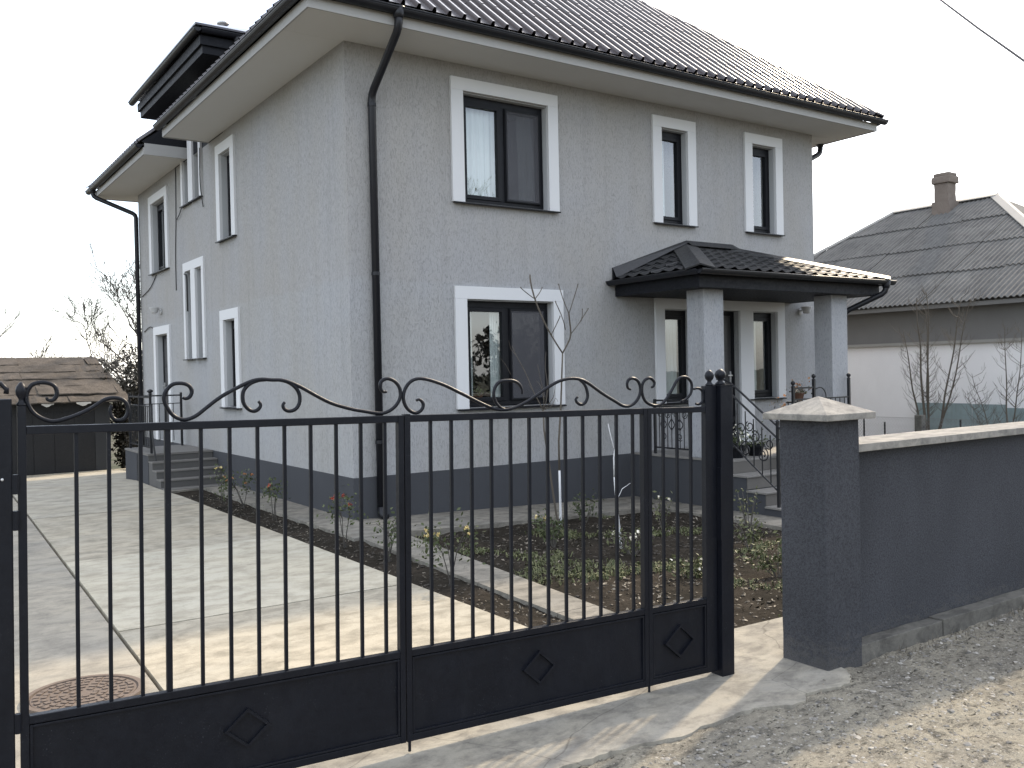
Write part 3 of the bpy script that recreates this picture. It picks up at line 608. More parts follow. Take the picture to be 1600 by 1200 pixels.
for a, c, v in ((0, 2.2, 0), (2.2, 4.4, 0), (4.4, EY1-6.73, 0), (EY1-6.73, EY1-5.44, .84), (EY1-5.44, 8.4, 0), (8.4, 10.3, 0), (10.3, LY, 0)):
    roof_sheet((EX0, EY1, REZ), (0, -1, 0), (1, 0, 0), a, c, LY, steps=False, v0=v)
for i in range(8): roof_sheet((EX1, EY0, REZ), (0, 1, 0), (-1, 0, 0), LY*i/8, LY*(i+1)/8, LY, steps=False)
def hip_cap(p0, p1, w, h, name='hip_cap', mat=None, parent=None, drop=.35):
    p0, p1 = Vector(p0), Vector(p1); d = (p1-p0).normalized(); s = d.cross(Vector((0, 0, 1))).normalized(); u = s.cross(d).normalized(); b = MB(); L = (p1-p0).length; n = max(1, int(L/1.9))
    for k in range(n):
        a = p0+d*(L*k/n-(.04 if k else 0)); c = p0+d*(L*(k+1)/n); up = u*(h+.006*(k % 2))
        A = [a-s*w-u*drop*w+up, a+up+u*.02, a+s*w-u*drop*w+up]; Cc = [c-s*w-u*drop*w+up, c+up+u*.02, c+s*w-u*drop*w+up]
        b.q([A[0], A[1], Cc[1], Cc[0]]); b.q([A[1], A[2], Cc[2], Cc[1]]); b.q([A[0], A[1], A[1]-u*.02, A[0]-u*.02]); b.q([A[1], A[2], A[2]-u*.02, A[1]-u*.02])
        b.q([A[0], A[0]-u*.02, Cc[0]-u*.02, Cc[0]]); b.q([A[2], A[2]-u*.02, Cc[2]-u*.02, Cc[2]])
    return b.build(name, mat or M['roof'], parent or roof, recalc=False)
R1, R2 = (EX0+RUN, EY0+RUN, RZ), (EX0+RUN, EY1-RUN, RZ)
hip_cap((EX0-.02, EY0-.02, REZ), R1, .09, .035); hip_cap((EX1+.02, EY0-.02, REZ), R1, .09, .035); hip_cap((EX0-.02, EY1+.02, REZ), R2, .09, .035); hip_cap((EX1+.02, EY1+.02, REZ), R2, .09, .035); hip_cap(R1, R2, .11, .035, 'ridge_cap')

# stair dormer
MB().box(.004, 3.2, 4.66, 7.54, 6.0, 6.60).build('dormer_wall', M['clad'], house)
wd = wall_holes('y', 7.54-4.66, 5.60, 6.62, []); 
for i, v in enumerate(wd.v): wd.v[i] = (v[0]-.001, v[1]+4.66, v[2])
wd.build('dormer_wall', M['clad'], house, merge=True)
b = MB(); b.box(-.46, 2.4, 4.06, 8.14, 6.60, 6.72); b.build('dormer_soffit', M['clad'], house, bevel=.004)
b = MB(); b.box(-.50, 2.5, 4.02, 8.18, 6.721, 6.86); b.build('dormer_fascia', M['clad'], house)
dr0 = b = MB(); ex0, ex1, ey0, ey1, ez = -.60, 3.4, 3.90, 8.30, 6.99
hm = (ey1-ey0)/2; rz = ez+hm*.42
b.q([(ex0, ey0, ez), (ex1, ey0, ez), (ex1, ey0+hm, rz), (ex0+hm, ey0+hm, rz)]); b.q([(ex0, ey1, ez), (ex0+hm, ey1-hm, rz), (ex1, ey1-hm, rz), (ex1, ey1, ez)]); b.q([(ex0, ey0, ez), (ex0+hm, ey0+hm, rz), (ex0, ey1, ez)])
b.q([(ex0, ey0, ez-.03), (ex1, ey0, ez-.03), (ex1, ey1, ez-.03), (ex0, ey1, ez-.03)]); b.q([(ex0, ey0, ez), (ex1, ey0, ez), (ex1, ey0, ez-.03), (ex0, ey0, ez-.03)]); b.q([(ex0, ey0, ez), (ex0, ey0, ez-.03), (ex0, ey1, ez-.03), (ex0, ey1, ez)]); b.q([(ex0, ey1, ez), (ex0, ey1, ez-.03), (ex1, ey1, ez-.03), (ex1, ey1, ez)])
b.build('dormer_roof', M['roof'], house)
gutter((-.56, 8.36, 6.93), (-.56, 3.92, 6.93), r=.06); gutter((-.50, 3.96, 6.93), (2.2, 3.96, 6.93), r=.06)
downpipe([(.05, 3.97, 6.84), (.05, 3.97, 6.72), (.18, 4.60, 6.50), (.18, 4.60, 6.30)], .04)
b = MB(); b.tube([(.70, 6.75, 7.3), (.70, 6.75, 8.12)], .05, 14); b.lathe([(.06, 0), (.11, .03), (.11, .05), (.04, .10)], (.70, 6.75, 8.10), 14); b.build('flue_pipe', M['flue'], house, smooth=True)

# porch -----------------------------------------------------------------------------------------
MB().box(4.40, 7.62, -1.80, -.016, -.6, .468).build('porch_base', M['plinth'], house, bevel=.004)
tile_me = MB().box(.002, .403, .002, .449, 0, .03).mesh('tile', M['tiletop'], bevel=.003)
pbase = house.children[-1]
for i in range(8):
    for j in range(4): part('tile', tile_me, pbase, (4.385+.405*i, -1.82+.451*j, .47))
for k, (y1, zt) in enumerate(((-1.80, .322), (-2.095, .142), (-2.385, -.028))):
    y0 = y1-.29
    st = MB().box(4.402+.001*k, 6.05, y0, y1-.001, -.6, zt-.026).build('step', M['plinth'], house)
    MB().box(4.41, 6.04, y0-.012, y0-.001, zt-.17 if k < 2 else -.3, zt-.028).build('riser', M['steptile'], st)
    MB().box(4.385, 6.06, y0-.03, y1-.003, zt-.024, zt).build('tread', M['tiletop'], st, bevel=.004)
MB().box(4.405, 6.04, -1.815, -1.803, .325, .467).build('riser', M['steptile'], house)
for x0 in (4.402, 7.09): MB().box(x0, x0+.375, -1.42, -1.105, .50, 2.75).build('column', M['column'], house, bevel=.012)
MB().box(4.12, 7.93, -1.62, -.003, 2.742, 2.80).build('porch_ceiling', M['clad'], house)
b = MB(); b.box(4.10, 7.95, -1.64, -1.60, 2.738, 2.90); b.box(4.10, 4.14, -1.60, -.003, 2.738, 2.90); b.box(7.91, 7.95, -1.60, -.003, 2.738, 2.90); b.build('porch_fascia', M['clad'], house, bevel=.003)
PX0, PX1, PY, PZ = 4.02, 8.03, -1.74, 2.955; pR = 3.52; pdx = 1.50
proof = MB().box(PX0+.12, PX1-.12, PY+.12, -.01, 2.905, 2.93).build('porch_roof', M['clad'], house)
wave = [(.0, 0), (.05, .003), (.09, .012), (.12, .026), (.145, .030), (.17, .026), (.20, .010), (.225, .002)]
tf = (pR-PZ)/abs(PY); ts = (pR-PZ)/pdx
LXp = PX1-PX0
for i in range(4): roof_sheet((PX0, PY, PZ), (1, 0, 0), (0, 1, 0), LXp*i/4, LXp*(i+1)/4, LXp, True, 0, tf, lambda u: min(u*abs(PY)/pdx, (LXp-u)*abs(PY)/pdx, abs(PY)), wave, .235, .30, .022, M['porchroof'], 'roof_sheet', proof)
for i in range(2): roof_sheet((PX0, 0, PZ), (0, -1, 0), (1, 0, 0), abs(PY)*i/2, abs(PY)*(i+1)/2, 99, True, 0, ts, lambda u: max(0, (abs(PY)-u))*pdx/abs(PY), wave, .235, .30, .022, M['porchroof'], 'roof_sheet', proof)
for i in range(2): roof_sheet((PX1, PY, PZ), (0, 1, 0), (-1, 0, 0), abs(PY)*i/2, abs(PY)*(i+1)/2, 99, True, 0, ts, lambda u: u*pdx/abs(PY), wave, .235, .30, .022, M['porchroof'], 'roof_sheet', proof)
hip_cap((PX0-.01, PY-.01, PZ+.02), (PX0+pdx, 0, pR+.02), .19, .03, 'hip_cap', M['porchroof'], proof, .22); hip_cap((PX1+.01, PY-.01, PZ+.02), (PX1-pdx, 0, pR+.02), .19, .03, 'hip_cap', M['porchroof'], proof, .22)
b = MB(); b.prism([(PX0+.03, PZ), (PX0+.03, 3.15), (PX0+pdx, 3.63), (PX1-pdx, 3.63), (PX1-.03, 3.15), (PX1-.03, PZ)], 'y', -.02, -.003); b.build('flashing', M['porchroof'], house)
b = MB(); b.q([(PX0+.03, -.02, 3.15), (PX0+pdx, -.02, 3.63), (PX0+pdx, -.10, 3.60), (PX0+.03, -.10, 3.0)]); b.q([(PX0+pdx, -.02, 3.63), (PX1-pdx, -.02, 3.63), (PX1-pdx, -.14, 3.54), (PX0+pdx, -.14, 3.54)]); b.build('flashing', M['porchroof'], house)
gutter((PX0-.06, PY-.03, 2.945), (PX1+.08, PY-.03, 2.945), r=.058, parent=house); gutter((PX0-.03, .0-.004, 2.945), (PX0-.03, PY, 2.945), r=.058); gutter((PX1+.03, PY, 2.945), (PX1+.03, -.004, 2.945), r=.058)
downpipe([(7.93, PY-.03, 2.87), (7.93, PY-.03, 2.78), (7.55, -1.30, 2.50), (7.55, -1.30, -.15)], .042)
def wall_lamp(x, y, z, rz, label_parent):
    lp = MB(); lp.lathe([(.05, 0), (.055, .012), (.03, .02)], (0, 0, 0), 14); ob = lp.build('wall_lamp', M['lampw'], label_parent, smooth=False, loc=(x, y, z), ); ob.rotation_euler = (math.radians(90), 0, rz)
    MB().tube([(0, .02, .01), (0, .05, .07), (0, .02, .10)], .014, 8).build('arm', M['lampw'], ob)
    MB().lathe([(.095, .05), (.09, .04), (.065, -.03), (.055, -.06), (.02, -.065)], (0, 0, 0), 16).build('shade', M['lampw'], ob, smooth=True, loc=(0, .03, .13)).rotation_euler = (math.radians(-90), 0, 0)
wall_lamp(8.18, -.002, 2.60, 0, house); wall_lamp(0-.001, 8.87, 3.03, math.radians(-90), house)
# service cables clipped to the side wall
for pts in ([(-.012, 7.50, 5.60), (-.014, 7.52, 5.0), (-.012, 7.56, 4.6), (-.014, 7.64, 4.0), (-.012, 7.66, 3.35)], [(-.012, 7.53, 4.65), (-.03, 7.35, 4.66), (-.03, 7.20, 4.72), (-.012, 7.16, 4.80)], [(-.045, 5.80, 5.6), (-.05, 5.80, 5.0), (-.02, 5.76, 4.6)], [(-.014, 9.15, 3.78), (-.02, 9.6, 3.58), (-.014, 10.4, 3.45)], [(-.012, 9.5, 2.72), (-.02, 9.75, 2.78), (-.012, 10.3, 2.70)]):
    MB().tube(spline(pts, 4), .009, 5).build('cable', M['cable'], house)
MB().tube(spline([(-.045, 6.95, 3.58), (-.05, 6.80, 3.52), (-.05, 6.78, 3.2), (-.045, 6.80, 2.9)], 4), .016, 6).build('cable', M['cable'], house)

# rear steps with landing
MB().box(-1.05, -.016, 5.60, 7.30, -.7, .462).build('landing_base', M['plinth'], house)
MB().box(-1.06, -.016, 5.57, 7.31, .464, .495).build('landing_top', M['step2top'], house)
MB().box(-1.052, -.02, 5.586, 5.598, .36, .462).build('riser', M['step2'], house)
for k in range(4):
    y1 = 5.59-.255*k if k else 5.584; zt = .375-.122*k
    y0 = 5.59-.255*(k+1)
    st = MB().box(-1.045+.001*k, -.017, y0, y1-.002, -.5, zt-.024).build('rear_step', M['step2'], house)
    MB().box(-1.05, -.018, y0-.018, y1-.004, zt-.022, zt).build('tread', M['step2top'], st)
MB().box(-1.053, -1.051, 6.35, 6.39, -.1, .46).build('joint', M['frame'], house)

# ------------------------------------------------------------------ railings
def finial(b, x, y, z, r=.022, n=10):
    b.lathe([(r*.9, 0), (r*1.0, .006), (r*.55, .018), (r*.5, .026), (r*.95, .04), (r*1.12, .056), (r*.9, .072), (r*.4, .084), (.002, .088)], (x, y, z), n)
def spiral(c, r0, r1, a0, turns, n=22, plane='yz', off=0):
    out = []
    for k in range(n+1):
        t = k/n; a = a0+turns*2*math.pi*t; rr = r0+(r1-r0)*t; p = (c[0]+rr*math.cos(a), c[1]+rr*math.sin(a))
        out.append((off, p[0], p[1]) if plane == 'yz' else (p[0], off, p[1]))
    return out
BAR = {}
def bar_mesh(h, r=.008, n=6, mat='iron'):
    k = (round(h, 3), r, n, mat)
    if k not in BAR: BAR[k] = MB().tube([(0, 0, 0), (0, 0, h)], r, n).mesh('bar', M[mat])
    return BAR[k]
rl = thing('porch_railing', 'short black iron balustrade with rings and scrolls between house wall and porch column', 'railing', (4.47, -.36, .50))
MB().box(-.012, .012, -.72, 0, .74, .765).build('top_rail', M['iron'], rl); MB().box(-.010, .010, -.72, 0, .08, .10).build('bottom_rail', M['iron'], rl); MB().box(-.010, .010, -.72, 0, .66, .675).build('middle_rail', M['iron'], rl)
for k, y in enumerate((-.70, -.02)): MB().box(-.016, .016, y-.016, y+.016, 0, .77).build('post', M['iron'], rl)
for k in range(7): part('bar', bar_mesh(.565, .007), rl, (0, -.11-.08*k, .098))
for y, z in ((-.19, .42), (-.35, .42), (-.51, .42)):
    b = MB(); b.tube(spiral((y, z), .055, .055, 0, 1.0), .006, 5); b.tube([(0, y, z+.085), (0, y-.06, z), (0, y, z-.085), (0, y+.06, z), (0, y, z+.085)], .005, 4); b.build('scroll', M['iron'], rl)
for y, z, a in ((-.12, .56, 0), (-.27, .56, 3), (-.43, .56, 0), (-.60, .56, 3), (-.19, .25, 1), (-.51, .25, 4)):
    MB().tube(spiral((y, z), .055, .018, a, 1.3), .006, 5).build('scroll', M['iron'], rl)
# stair railing
sr = thing('stair_railing', 'black wrought iron handrail with shiny worn top running down porch steps', 'railing', (4.45, -1.5, .0))
def yz(y, z, x=0): return (x, y+1.5, z)
MB().box(-.016, .016, -1.072, -1.04, -.03, 1.02).build('post', M['iron'], sr)
MB().box(-.016, .016, -.10, -.07, .5, 1.40).build('post', M['iron'], sr)
for k, (a, c) in enumerate((((-1.80, 1.50), (-2.75, .83)), ((-1.72, 1.42), (-2.58, .80)), ((-1.75, .76), (-2.55, .17)))):
    MB().tube(spline([yz(a[0]+.22, a[1]+.05), yz(*a), yz((a[0]+c[0])/2, (a[1]+c[1])/2), yz(*c)], 4), .014 if k < 2 else .011, 8).build(('handrail', 'middle_rail', 'lower_rail')[k], M['iron'], sr, smooth=True)
for k in range(5):
    y = -1.92-.13*k; z0 = .76-(-1.75-y)*.7375*1.0; part('bar', bar_mesh(.60, .008), sr, (0, y+1.5, z0+.0))
for c, r0, a0, tn in (((-1.98, .92), .09, 4, 1.3), ((-2.12, .95), .07, 1, -1.2), ((-2.32, .60), .09, 2, 1.3), ((-2.42, .74), .07, 0, -1.2), ((-1.68, .72), .10, 2, 1.3), ((-1.86, .78), .11, 0, 1.4), ((-2.05, .66), .10, 2, -1.3), ((-2.2, .82), .08, 1, 1.2), ((-1.78, 1.05), .09, 3, 1.2)):
    MB().tube([(0, p[1]+1.5, p[2]) for p in spiral(c, r0, .03, a0, tn)], .008, 5).build('scroll', M['iron'], sr)
b = MB(); finial(b, 0, -1.056, 1.02, .026); b.build('finial', M['iron'], sr, smooth=True)
# front right railing
fr_ = thing('front_railing', 'black iron balustrade with ball finials beside the porch downpipe', 'railing', (6.08, -1.50, .50))
for x, zt in ((0, .93), (.46, 1.02), (1.28, 1.02)):
    pp = MB().box(x-.018, x+.018, -.018, .018, 0, zt-.03).build('post', M['iron'], fr_); b = MB(); finial(b, x, 0, zt-.03, .03); b.build('finial', M['iron'], pp, smooth=True)
MB().box(.018, .442, -.012, .012, .87, .895).build('top_rail', M['iron'], fr_); MB().box(.018, 1.262, -.012, .012, .71, .73).build('middle_rail', M['iron'], fr_); MB().box(.018, 1.262, -.01, .01, .10, .12).build('bottom_rail', M['iron'], fr_)
for k in range(11): part('bar', bar_mesh(.59, .007), fr_, (.09+.108*k, 0, .12))
MB().tube([(.46+.04, 0, .86)] + [(.60+.14*math.sin(t), 0, .72+.16*math.cos(t)) for t in (0, .3, .6, .9, 1.2, 1.5)], .008, 5).build('scroll', M['iron'], fr_)
# rear landing railing
rr_ = thing('landing_railing', 'small black iron railing on the rear landing beside the side door', 'railing', (-.98, 5.66, .495))
for x, y in ((0, 0), (0, 1.55), (.86, 1.45), (0, .75)):
    pp = MB().box(x-.018, x+.018, y-.018, y+.018, 0, .96).build('post', M['iron'], rr_)
    if y == 0: b = MB(); finial(b, x, y, .96, .045); b.build('finial', M['iron'], pp, smooth=True)
MB().box(-.012, .012, -.0, 1.55, .90, .925).build('top_rail', M['iron'], rr_); MB().box(-.01, .01, 0, 1.55, .76, .775).build('middle_rail', M['iron'], rr_); MB().box(-.01, .01, 0, 1.55, .08, .1).build('bottom_rail', M['iron'], rr_); MB().box(.018, .86, 1.44, 1.465, .90, .925).build('top_rail', M['iron'], rr_); MB().box(.018, .86, 1.445, 1.46, .76, .775).build('middle_rail', M['iron'], rr_)
for k in range(12): part('bar', bar_mesh(.66, .007), rr_, (0, .10+.12*k, .10))
for k in range(6): part('bar', bar_mesh(.66, .007), rr_, (.12+.12*k, 1.452, .10))
for s in (0, .05): MB().tube(spline([(0, -.01-s, .80), (-.02, -.10-s, .55), (-.02, -.18-s, .25), (-.01, -.30-s, -.1)], 5), .010, 5).build('scroll', M['iron'], rr_)

# ------------------------------------------------------------------ gate
G0 = Vector((-0.8, -6.38, 0)); TH, TY = -.059, .016
GM = Matrix.Rotation(TH, 4, 'Z') @ Matrix.Rotation(TY, 4, 'Y')
SA = [(-3.253,1.591),(-3.25,1.582),(-3.238,1.579),(-3.226,1.587),(-3.22,1.607),(-3.227,1.631),(-3.249,1.643),(-3.276,1.645),(-3.302,1.636),(-3.317,1.61),(-3.319,1.582),(-3.308,1.551),(-3.289,1.527),(-3.262,1.51),(-3.231,1.502),(-3.195,1.509),(-3.154,1.523),(-3.113,1.542),(-3.08,1.564),(-3.055,1.58),(-3.026,1.585),(-3.0,1.58),(-2.983,1.565),(-2.976,1.539),(-2.982,1.514),(-2.997,1.501),(-3.018,1.5),(-3.033,1.513),(-3.04,1.536),(-3.034,1.557)]
SB = [(-2.775,1.584),(-2.769,1.578),(-2.755,1.58),(-2.744,1.593),(-2.742,1.612),(-2.754,1.63),(-2.779,1.638),(-2.811,1.635),(-2.833,1.616),(-2.845,1.592),(-2.843,1.564),(-2.827,1.531),(-2.807,1.509),(-2.781,1.496),(-2.753,1.497),(-2.721,1.512),(-2.689,1.537),(-2.656,1.563),(-2.618,1.589),(-2.575,1.612),(-2.536,1.632),(-2.497,1.647),(-2.462,1.652),(-2.422,1.649),(-2.382,1.648),(-2.342,1.637),(-2.301,1.619),(-2.254,1.593),(-2.207,1.567),(-2.154,1.543),(-2.078,1.521),(-2.017,1.509),(-1.961,1.5),(-1.927,1.499),(-1.893,1.511),(-1.864,1.534),(-1.846,1.566),(-1.845,1.598),(-1.857,1.625),(-1.88,1.644),(-1.906,1.651),(-1.929,1.644),(-1.94,1.629),(-1.938,1.607),(-1.926,1.593),(-1.91,1.593)]
SB2 = [(-2.478,1.562),(-2.469,1.549),(-2.473,1.535),(-2.486,1.524),(-2.503,1.522),(-2.522,1.533),(-2.537,1.553),(-2.542,1.578),(-2.539,1.602),(-2.526,1.622),(-2.507,1.636),(-2.477,1.646),(-2.447,1.648)]
SB3 = [(-2.368,1.556),(-2.376,1.545),(-2.372,1.53),(-2.358,1.52),(-2.338,1.519),(-2.317,1.531),(-2.305,1.556),(-2.305,1.584),(-2.316,1.609),(-2.337,1.629),(-2.362,1.641),(-2.387,1.646)]
SC = [(-1.767,1.552),(-1.752,1.556),(-1.737,1.545),(-1.732,1.529),(-1.74,1.51),(-1.761,1.497),(-1.782,1.498),(-1.806,1.512),(-1.823,1.536),(-1.83,1.566),(-1.825,1.595),(-1.81,1.622),(-1.787,1.641),(-1.757,1.65),(-1.721,1.648),(-1.673,1.636),(-1.618,1.617),(-1.556,1.589),(-1.493,1.56),(-1.43,1.531),(-1.365,1.506),(-1.312,1.499),(-1.266,1.504),(-1.218,1.518),(-1.157,1.546),(-1.073,1.594),(-1.023,1.62),(-0.973,1.638),(-0.915,1.646),(-0.864,1.641),(-0.82,1.625),(-0.768,1.594),(-0.708,1.559),(-0.646,1.528),(-0.6,1.505),(-0.561,1.499),(-0.521,1.513),(-0.493,1.54),(-0.479,1.575),(-0.482,1.609),(-0.5,1.635),(-0.532,1.645),(-0.556,1.637),(-0.566,1.616),(-0.56,1.594),(-0.543,1.587)]
SC2 = [(-1.206,1.573),(-1.207,1.596),(-1.224,1.622),(-1.258,1.637),(-1.298,1.638),(-1.334,1.631),(-1.358,1.603),(-1.364,1.569),(-1.352,1.535),(-1.325,1.509),(-1.299,1.501)]
SC3 = [(-0.879,1.553),(-0.891,1.541),(-0.883,1.526),(-0.861,1.515),(-0.836,1.522),(-0.819,1.549),(-0.82,1.579),(-0.835,1.613),(-0.864,1.637),(-0.886,1.643)]
SD = [(-0.404,1.596),(-0.39,1.602),(-0.383,1.621),(-0.4,1.64),(-0.424,1.645),(-0.452,1.631),(-0.466,1.606),(-0.467,1.568),(-0.453,1.533),(-0.425,1.511),(-0.376,1.498),(-0.331,1.509),(-0.293,1.543),(-0.26,1.585),(-0.225,1.633),(-0.191,1.649),(-0.153,1.645),(-0.127,1.622),(-0.122,1.593),(-0.132,1.557),(-0.167,1.528),(-0.201,1.519)]
SD2 = [(-0.11,1.583),(-0.08,1.588),(-0.05,1.576),(-0.041,1.549),(-0.046,1.516),(-0.072,1.5),(-0.096,1.504)]
def gate_leaf(name, label, s0, s1, stiles, bars, scrolls, diamond, thick=(), pin=None):
    base = G0 + (GM @ Vector((s0, 0, 0, 0)).to_3d() if False else (GM.to_3x3() @ Vector((s0, 0, 0))))
    t = thing(name, label, 'gate', base, (0, TY, TH), 'gate sections')
    X = lambda s: s-s0
    zb, zq, zt = .027, .437, 1.487
    for a, c, top in stiles: MB().box(X(a), X(c), -.018, .018, zb, top).build('stile', M['gate'], t, bevel=.002)
    a, c = stiles[0][1], stiles[-1][0]
    MB().box(X(a), X(c), -.016, .016, zt-.031, zt).build('top_rail', M['gate'], t, bevel=.003)
    MB().box(X(a), X(c), -.017, .017, zq-.030, zq).build('middle_rail', M['gate'], t, bevel=.003)
    MB().box(X(a), X(c), -.017, .017, zb, zb+.032).build('bottom_rail', M['gate'], t, bevel=.003)
    # panel sheet with fine dents, and a raised bead
    b = MB(); nx, nzz = max(8, int((c-a)/.03)), 14
    b.v = [(X(a)+(c-a)*i/nx, -.004+.0035*nz3(a+(c-a)*i/nx, 2, zb+.4*j/nzz, 5), zb+.030+(zq-.03-zb-.03+.002)*j/nzz) for j in range(nzz+1) for i in range(nx+1)]
    b.f = [(j*(nx+1)+i, j*(nx+1)+i+1, (j+1)*(nx+1)+i+1, (j+1)*(nx+1)+i) for j in range(nzz) for i in range(nx)]; b.mi = [0]*len(b.f)
    b.build('panel', M['gate'], t, smooth=True, recalc=False)
    b = MB()
    for z0 in (zb+.034, zq-.044): b.box(X(a)+.012, X(c)-.012, -.016, -.002, z0, z0+.010)
    b.box(X(a)+.002, X(a)+.012, -.016, -.002, zb+.034, zq-.034); b.box(X(c)-.012, X(c)-.002, -.016, -.002, zb+.034, zq-.034); b.build('bead', M['gate'], t, bevel=.002)
    hb = zt-.031-zq
    for s in bars: part('bar', bar_mesh(hb, .0098, 4, 'gate'), t, (X(s), 0, zq), (0, 0, 0))
    for s in thick: part('bar', bar_mesh(hb, .0155, 4, 'gate'), t, (X(s), 0, zq))
    for sc in scrolls:
        pts = [(X(p[0]), 0, p[1]) for p in spline([(q[0], q[1], 0) for q in sc], 3)]
        n = len(pts); rs = [.0082*(.72+.28*min(1, min(k, n-1-k)/8)) for k in range(n)]
        MB().tube(pts, rs, 8).build('scroll', M['gate'], t, smooth=True)
    for cx, cz, rx, rz in ([diamond] if diamond else []):
        b = MB(); w = .82
        O = [(X(cx), cz+rz), (X(cx)+rx, cz), (X(cx), cz-rz), (X(cx)-rx, cz)]; I = [(X(cx)+(p[0]-X(cx))*w, cz+(p[1]-cz)*w) for p in O]
        for k in range(4):
            j = (k+1) % 4; A, B_, D_, E_ = O[k], O[j], I[j], I[k]
            b.q([(A[0], -.020, A[1]), (B_[0], -.020, B_[1]), (D_[0], -.020, D_[1]), (E_[0], -.020, E_[1])])
            b.q([(A[0], -.020, A[1]), (B_[0], -.020, B_[1]), (B_[0], -.001, B_[1]), (A[0], -.001, A[1])]); b.q([(E_[0], -.020, E_[1]), (D_[0], -.020, D_[1]), (D_[0], -.001, D_[1]), (E_[0], -.001, E_[1])])
        b.build('diamond', M['gate'], t)
    if pin is not None: MB().tube([(X(pin), -.005, zb+.02), (X(pin), -.005, -.02)], .007, 8).build('drop_bolt', M['gate'], t)
    return t
g1 = gate_leaf('gate_leaf', 'black iron gate leaf with long scrollwork, hinged to the solid sheet post', -3.335, -1.835, [(-3.350, -3.322, 1.56), (-1.862, -1.836, 1.487)], [-3.2703+.1124*i for i in (1, 2, 3, 5, 6, 7, 8, 9, 10, 11, 12)], [SA, SB, SB2, SB3], (-2.537, .235, .094, .080), [-2.835])
g2 = gate_leaf('gate_leaf', 'black iron gate leaf in the middle of the gate, between the two other sections', -1.82, -.445, [(-1.832, -1.804, 1.492), (-.472, -.446, 1.487)], [-1.8033+.1059*i for i in range(1, 13)], [SC, SC2, SC3], (-1.125, .242, .095, .082), pin=-1.815)
g3 = gate_leaf('gate_leaf', 'narrow black iron gate section with single diamond next to the square post', -.43, -.03, [(-.444, -.418, 1.487), (-.039, .040, 1.60)], [-.327, -.23, -.133], [SD, SD2], (-.228, .231, .108, .090), pin=-.437)
def gpost(t, s, s0, z, r):
    b = MB(); finial(b, s-s0, 0, z, r, 12); b.build('finial', M['gate'], t, smooth=True)
gpost(g1, -3.336, -3.335, 1.56, .018); gpost(g3, 0.006, -.43, 1.60, .024)
def gp(s, y=0): return G0 + GM.to_3x3() @ Vector((s, y, 0))
gp_ = thing('gate_post', 'square black steel gate post with ball finial facing the concrete capped pillar', 'post', gp(.088), (0, TY, TH))
MB().box(-.044, .046, -.05, .04, -.06, 1.60).build('shaft', M['gate'], gp_, bevel=.004); MB().box(-.048, .05, -.054, .044, 1.60, 1.606).build('plate', M['gate'], gp_); b = MB(); finial(b, 0, 0, 1.606, .029, 14); b.build('finial', M['gate'], gp_, smooth=True)
MB().box(-.05, -.044, -.052, -.02, .75, 1.15).build('latch_plate', M['gate'], gp_)
gl = thing('sheet_gate_post', 'wide solid black sheet panel post at hinge side of the gate', 'post', gp(-3.37), (0, TY, TH))
MB().box(-.9, .003, -.02, .02, .02, 1.587).build('sheet', M['gate'], gl, bevel=.003); MB().box(-.05, .0, -.026, -.021, .02, 1.585).build('stile', M['gate'], gl, bevel=.002)
for z in (.42, 1.15, 1.28): MB().tube([(.012, -.022, z-.035), (.012, -.022, z+.035)], .012, 8).build('hinge', M['gate'], gl)
MB().tube([(x, 0, z) for x, z in ((-.14, 1.59), (-.10, 1.615), (-.06, 1.645), (-.03, 1.642), (-.012, 1.622), (-.014, 1.605))], .009, 6).build('scroll', M['gate'], gl, smooth=True)
MB().lathe([(.0, -.002), (.005, -.002), (.005, .002), (.002, .003)], (0, 0, 0), 8).build('rivet', M['flue'], gl, loc=(-.03, -.028, 1.30)).rotation_euler = (math.radians(90), 0, 0)

# ------------------------------------------------------------------ pillar and boundary wall
pl = thing('gate_pillar', 'square dark grey plastered pillar with pale concrete pyramid cap', 'pillar', (-.075, -6.57, 0))
def rough_box(b, x0, x1, y0, y1, z0, z1, nx, ny, nz_, amp, s=9):
    o = len(b.v); idx = {}
    def V(i, j, k):
        if (i, j, k) not in idx:
            x, y, z = x0+(x1-x0)*i/nx, y0+(y1-y0)*j/ny, z0+(z1-z0)*k/nz_
            idx[(i, j, k)] = len(b.v); b.v.append((x+amp*nz3(x, y, z+3, s), y+amp*nz3(x+5, y, z, s), z+amp*.5*nz3(x, y+7, z, s)))
        return idx[(i, j, k)]
    for i in range(nx):
        for k in range(nz_):
            b.f.append((V(i, 0, k), V(i+1, 0, k), V(i+1, 0, k+1), V(i, 0, k+1))); b.f.append((V(i, ny, k), V(i, ny, k+1), V(i+1, ny, k+1), V(i+1, ny, k)))
    for j in range(ny):
        for k in range(nz_):
            b.f.append((V(0, j, k), V(0, j, k+1), V(0, j+1, k+1), V(0, j+1, k))); b.f.append((V(nx, j, k), V(nx, j+1, k), V(nx, j+1, k+1), V(nx, j, k+1)))
    for i in range(nx):
        for j in range(ny):
            b.f.append((V(i, j, 0), V(i, j+1, 0), V(i+1, j+1, 0), V(i+1, j, 0))); b.f.append((V(i, j, nz_), V(i+1, j, nz_), V(i+1, j+1, nz_), V(i, j+1, nz_)))
    b.mi += [0]*(len(b.f)-len(b.mi)); return b
rough_box(MB(), -.157, .157, -.155, .155, -.2, 1.392, 4, 4, 14, .0035).build('shaft', M['bwall'], pl, bevel=.008)
b = MB(); w = .222; b.box(-w, w, -w, w, 1.392, 1.428)
A = [(-w+.002, -w+.002, 1.428), (w-.002, -w+.002, 1.428), (w-.002, w-.002, 1.428), (-w+.002, w-.002, 1.428)]
ap_ = (0, 0, 1.522)
for k in range(4): b.q([A[k], A[(k+1) % 4], ap_])
b.build('cap', M['cap'], pl, bevel=.004)
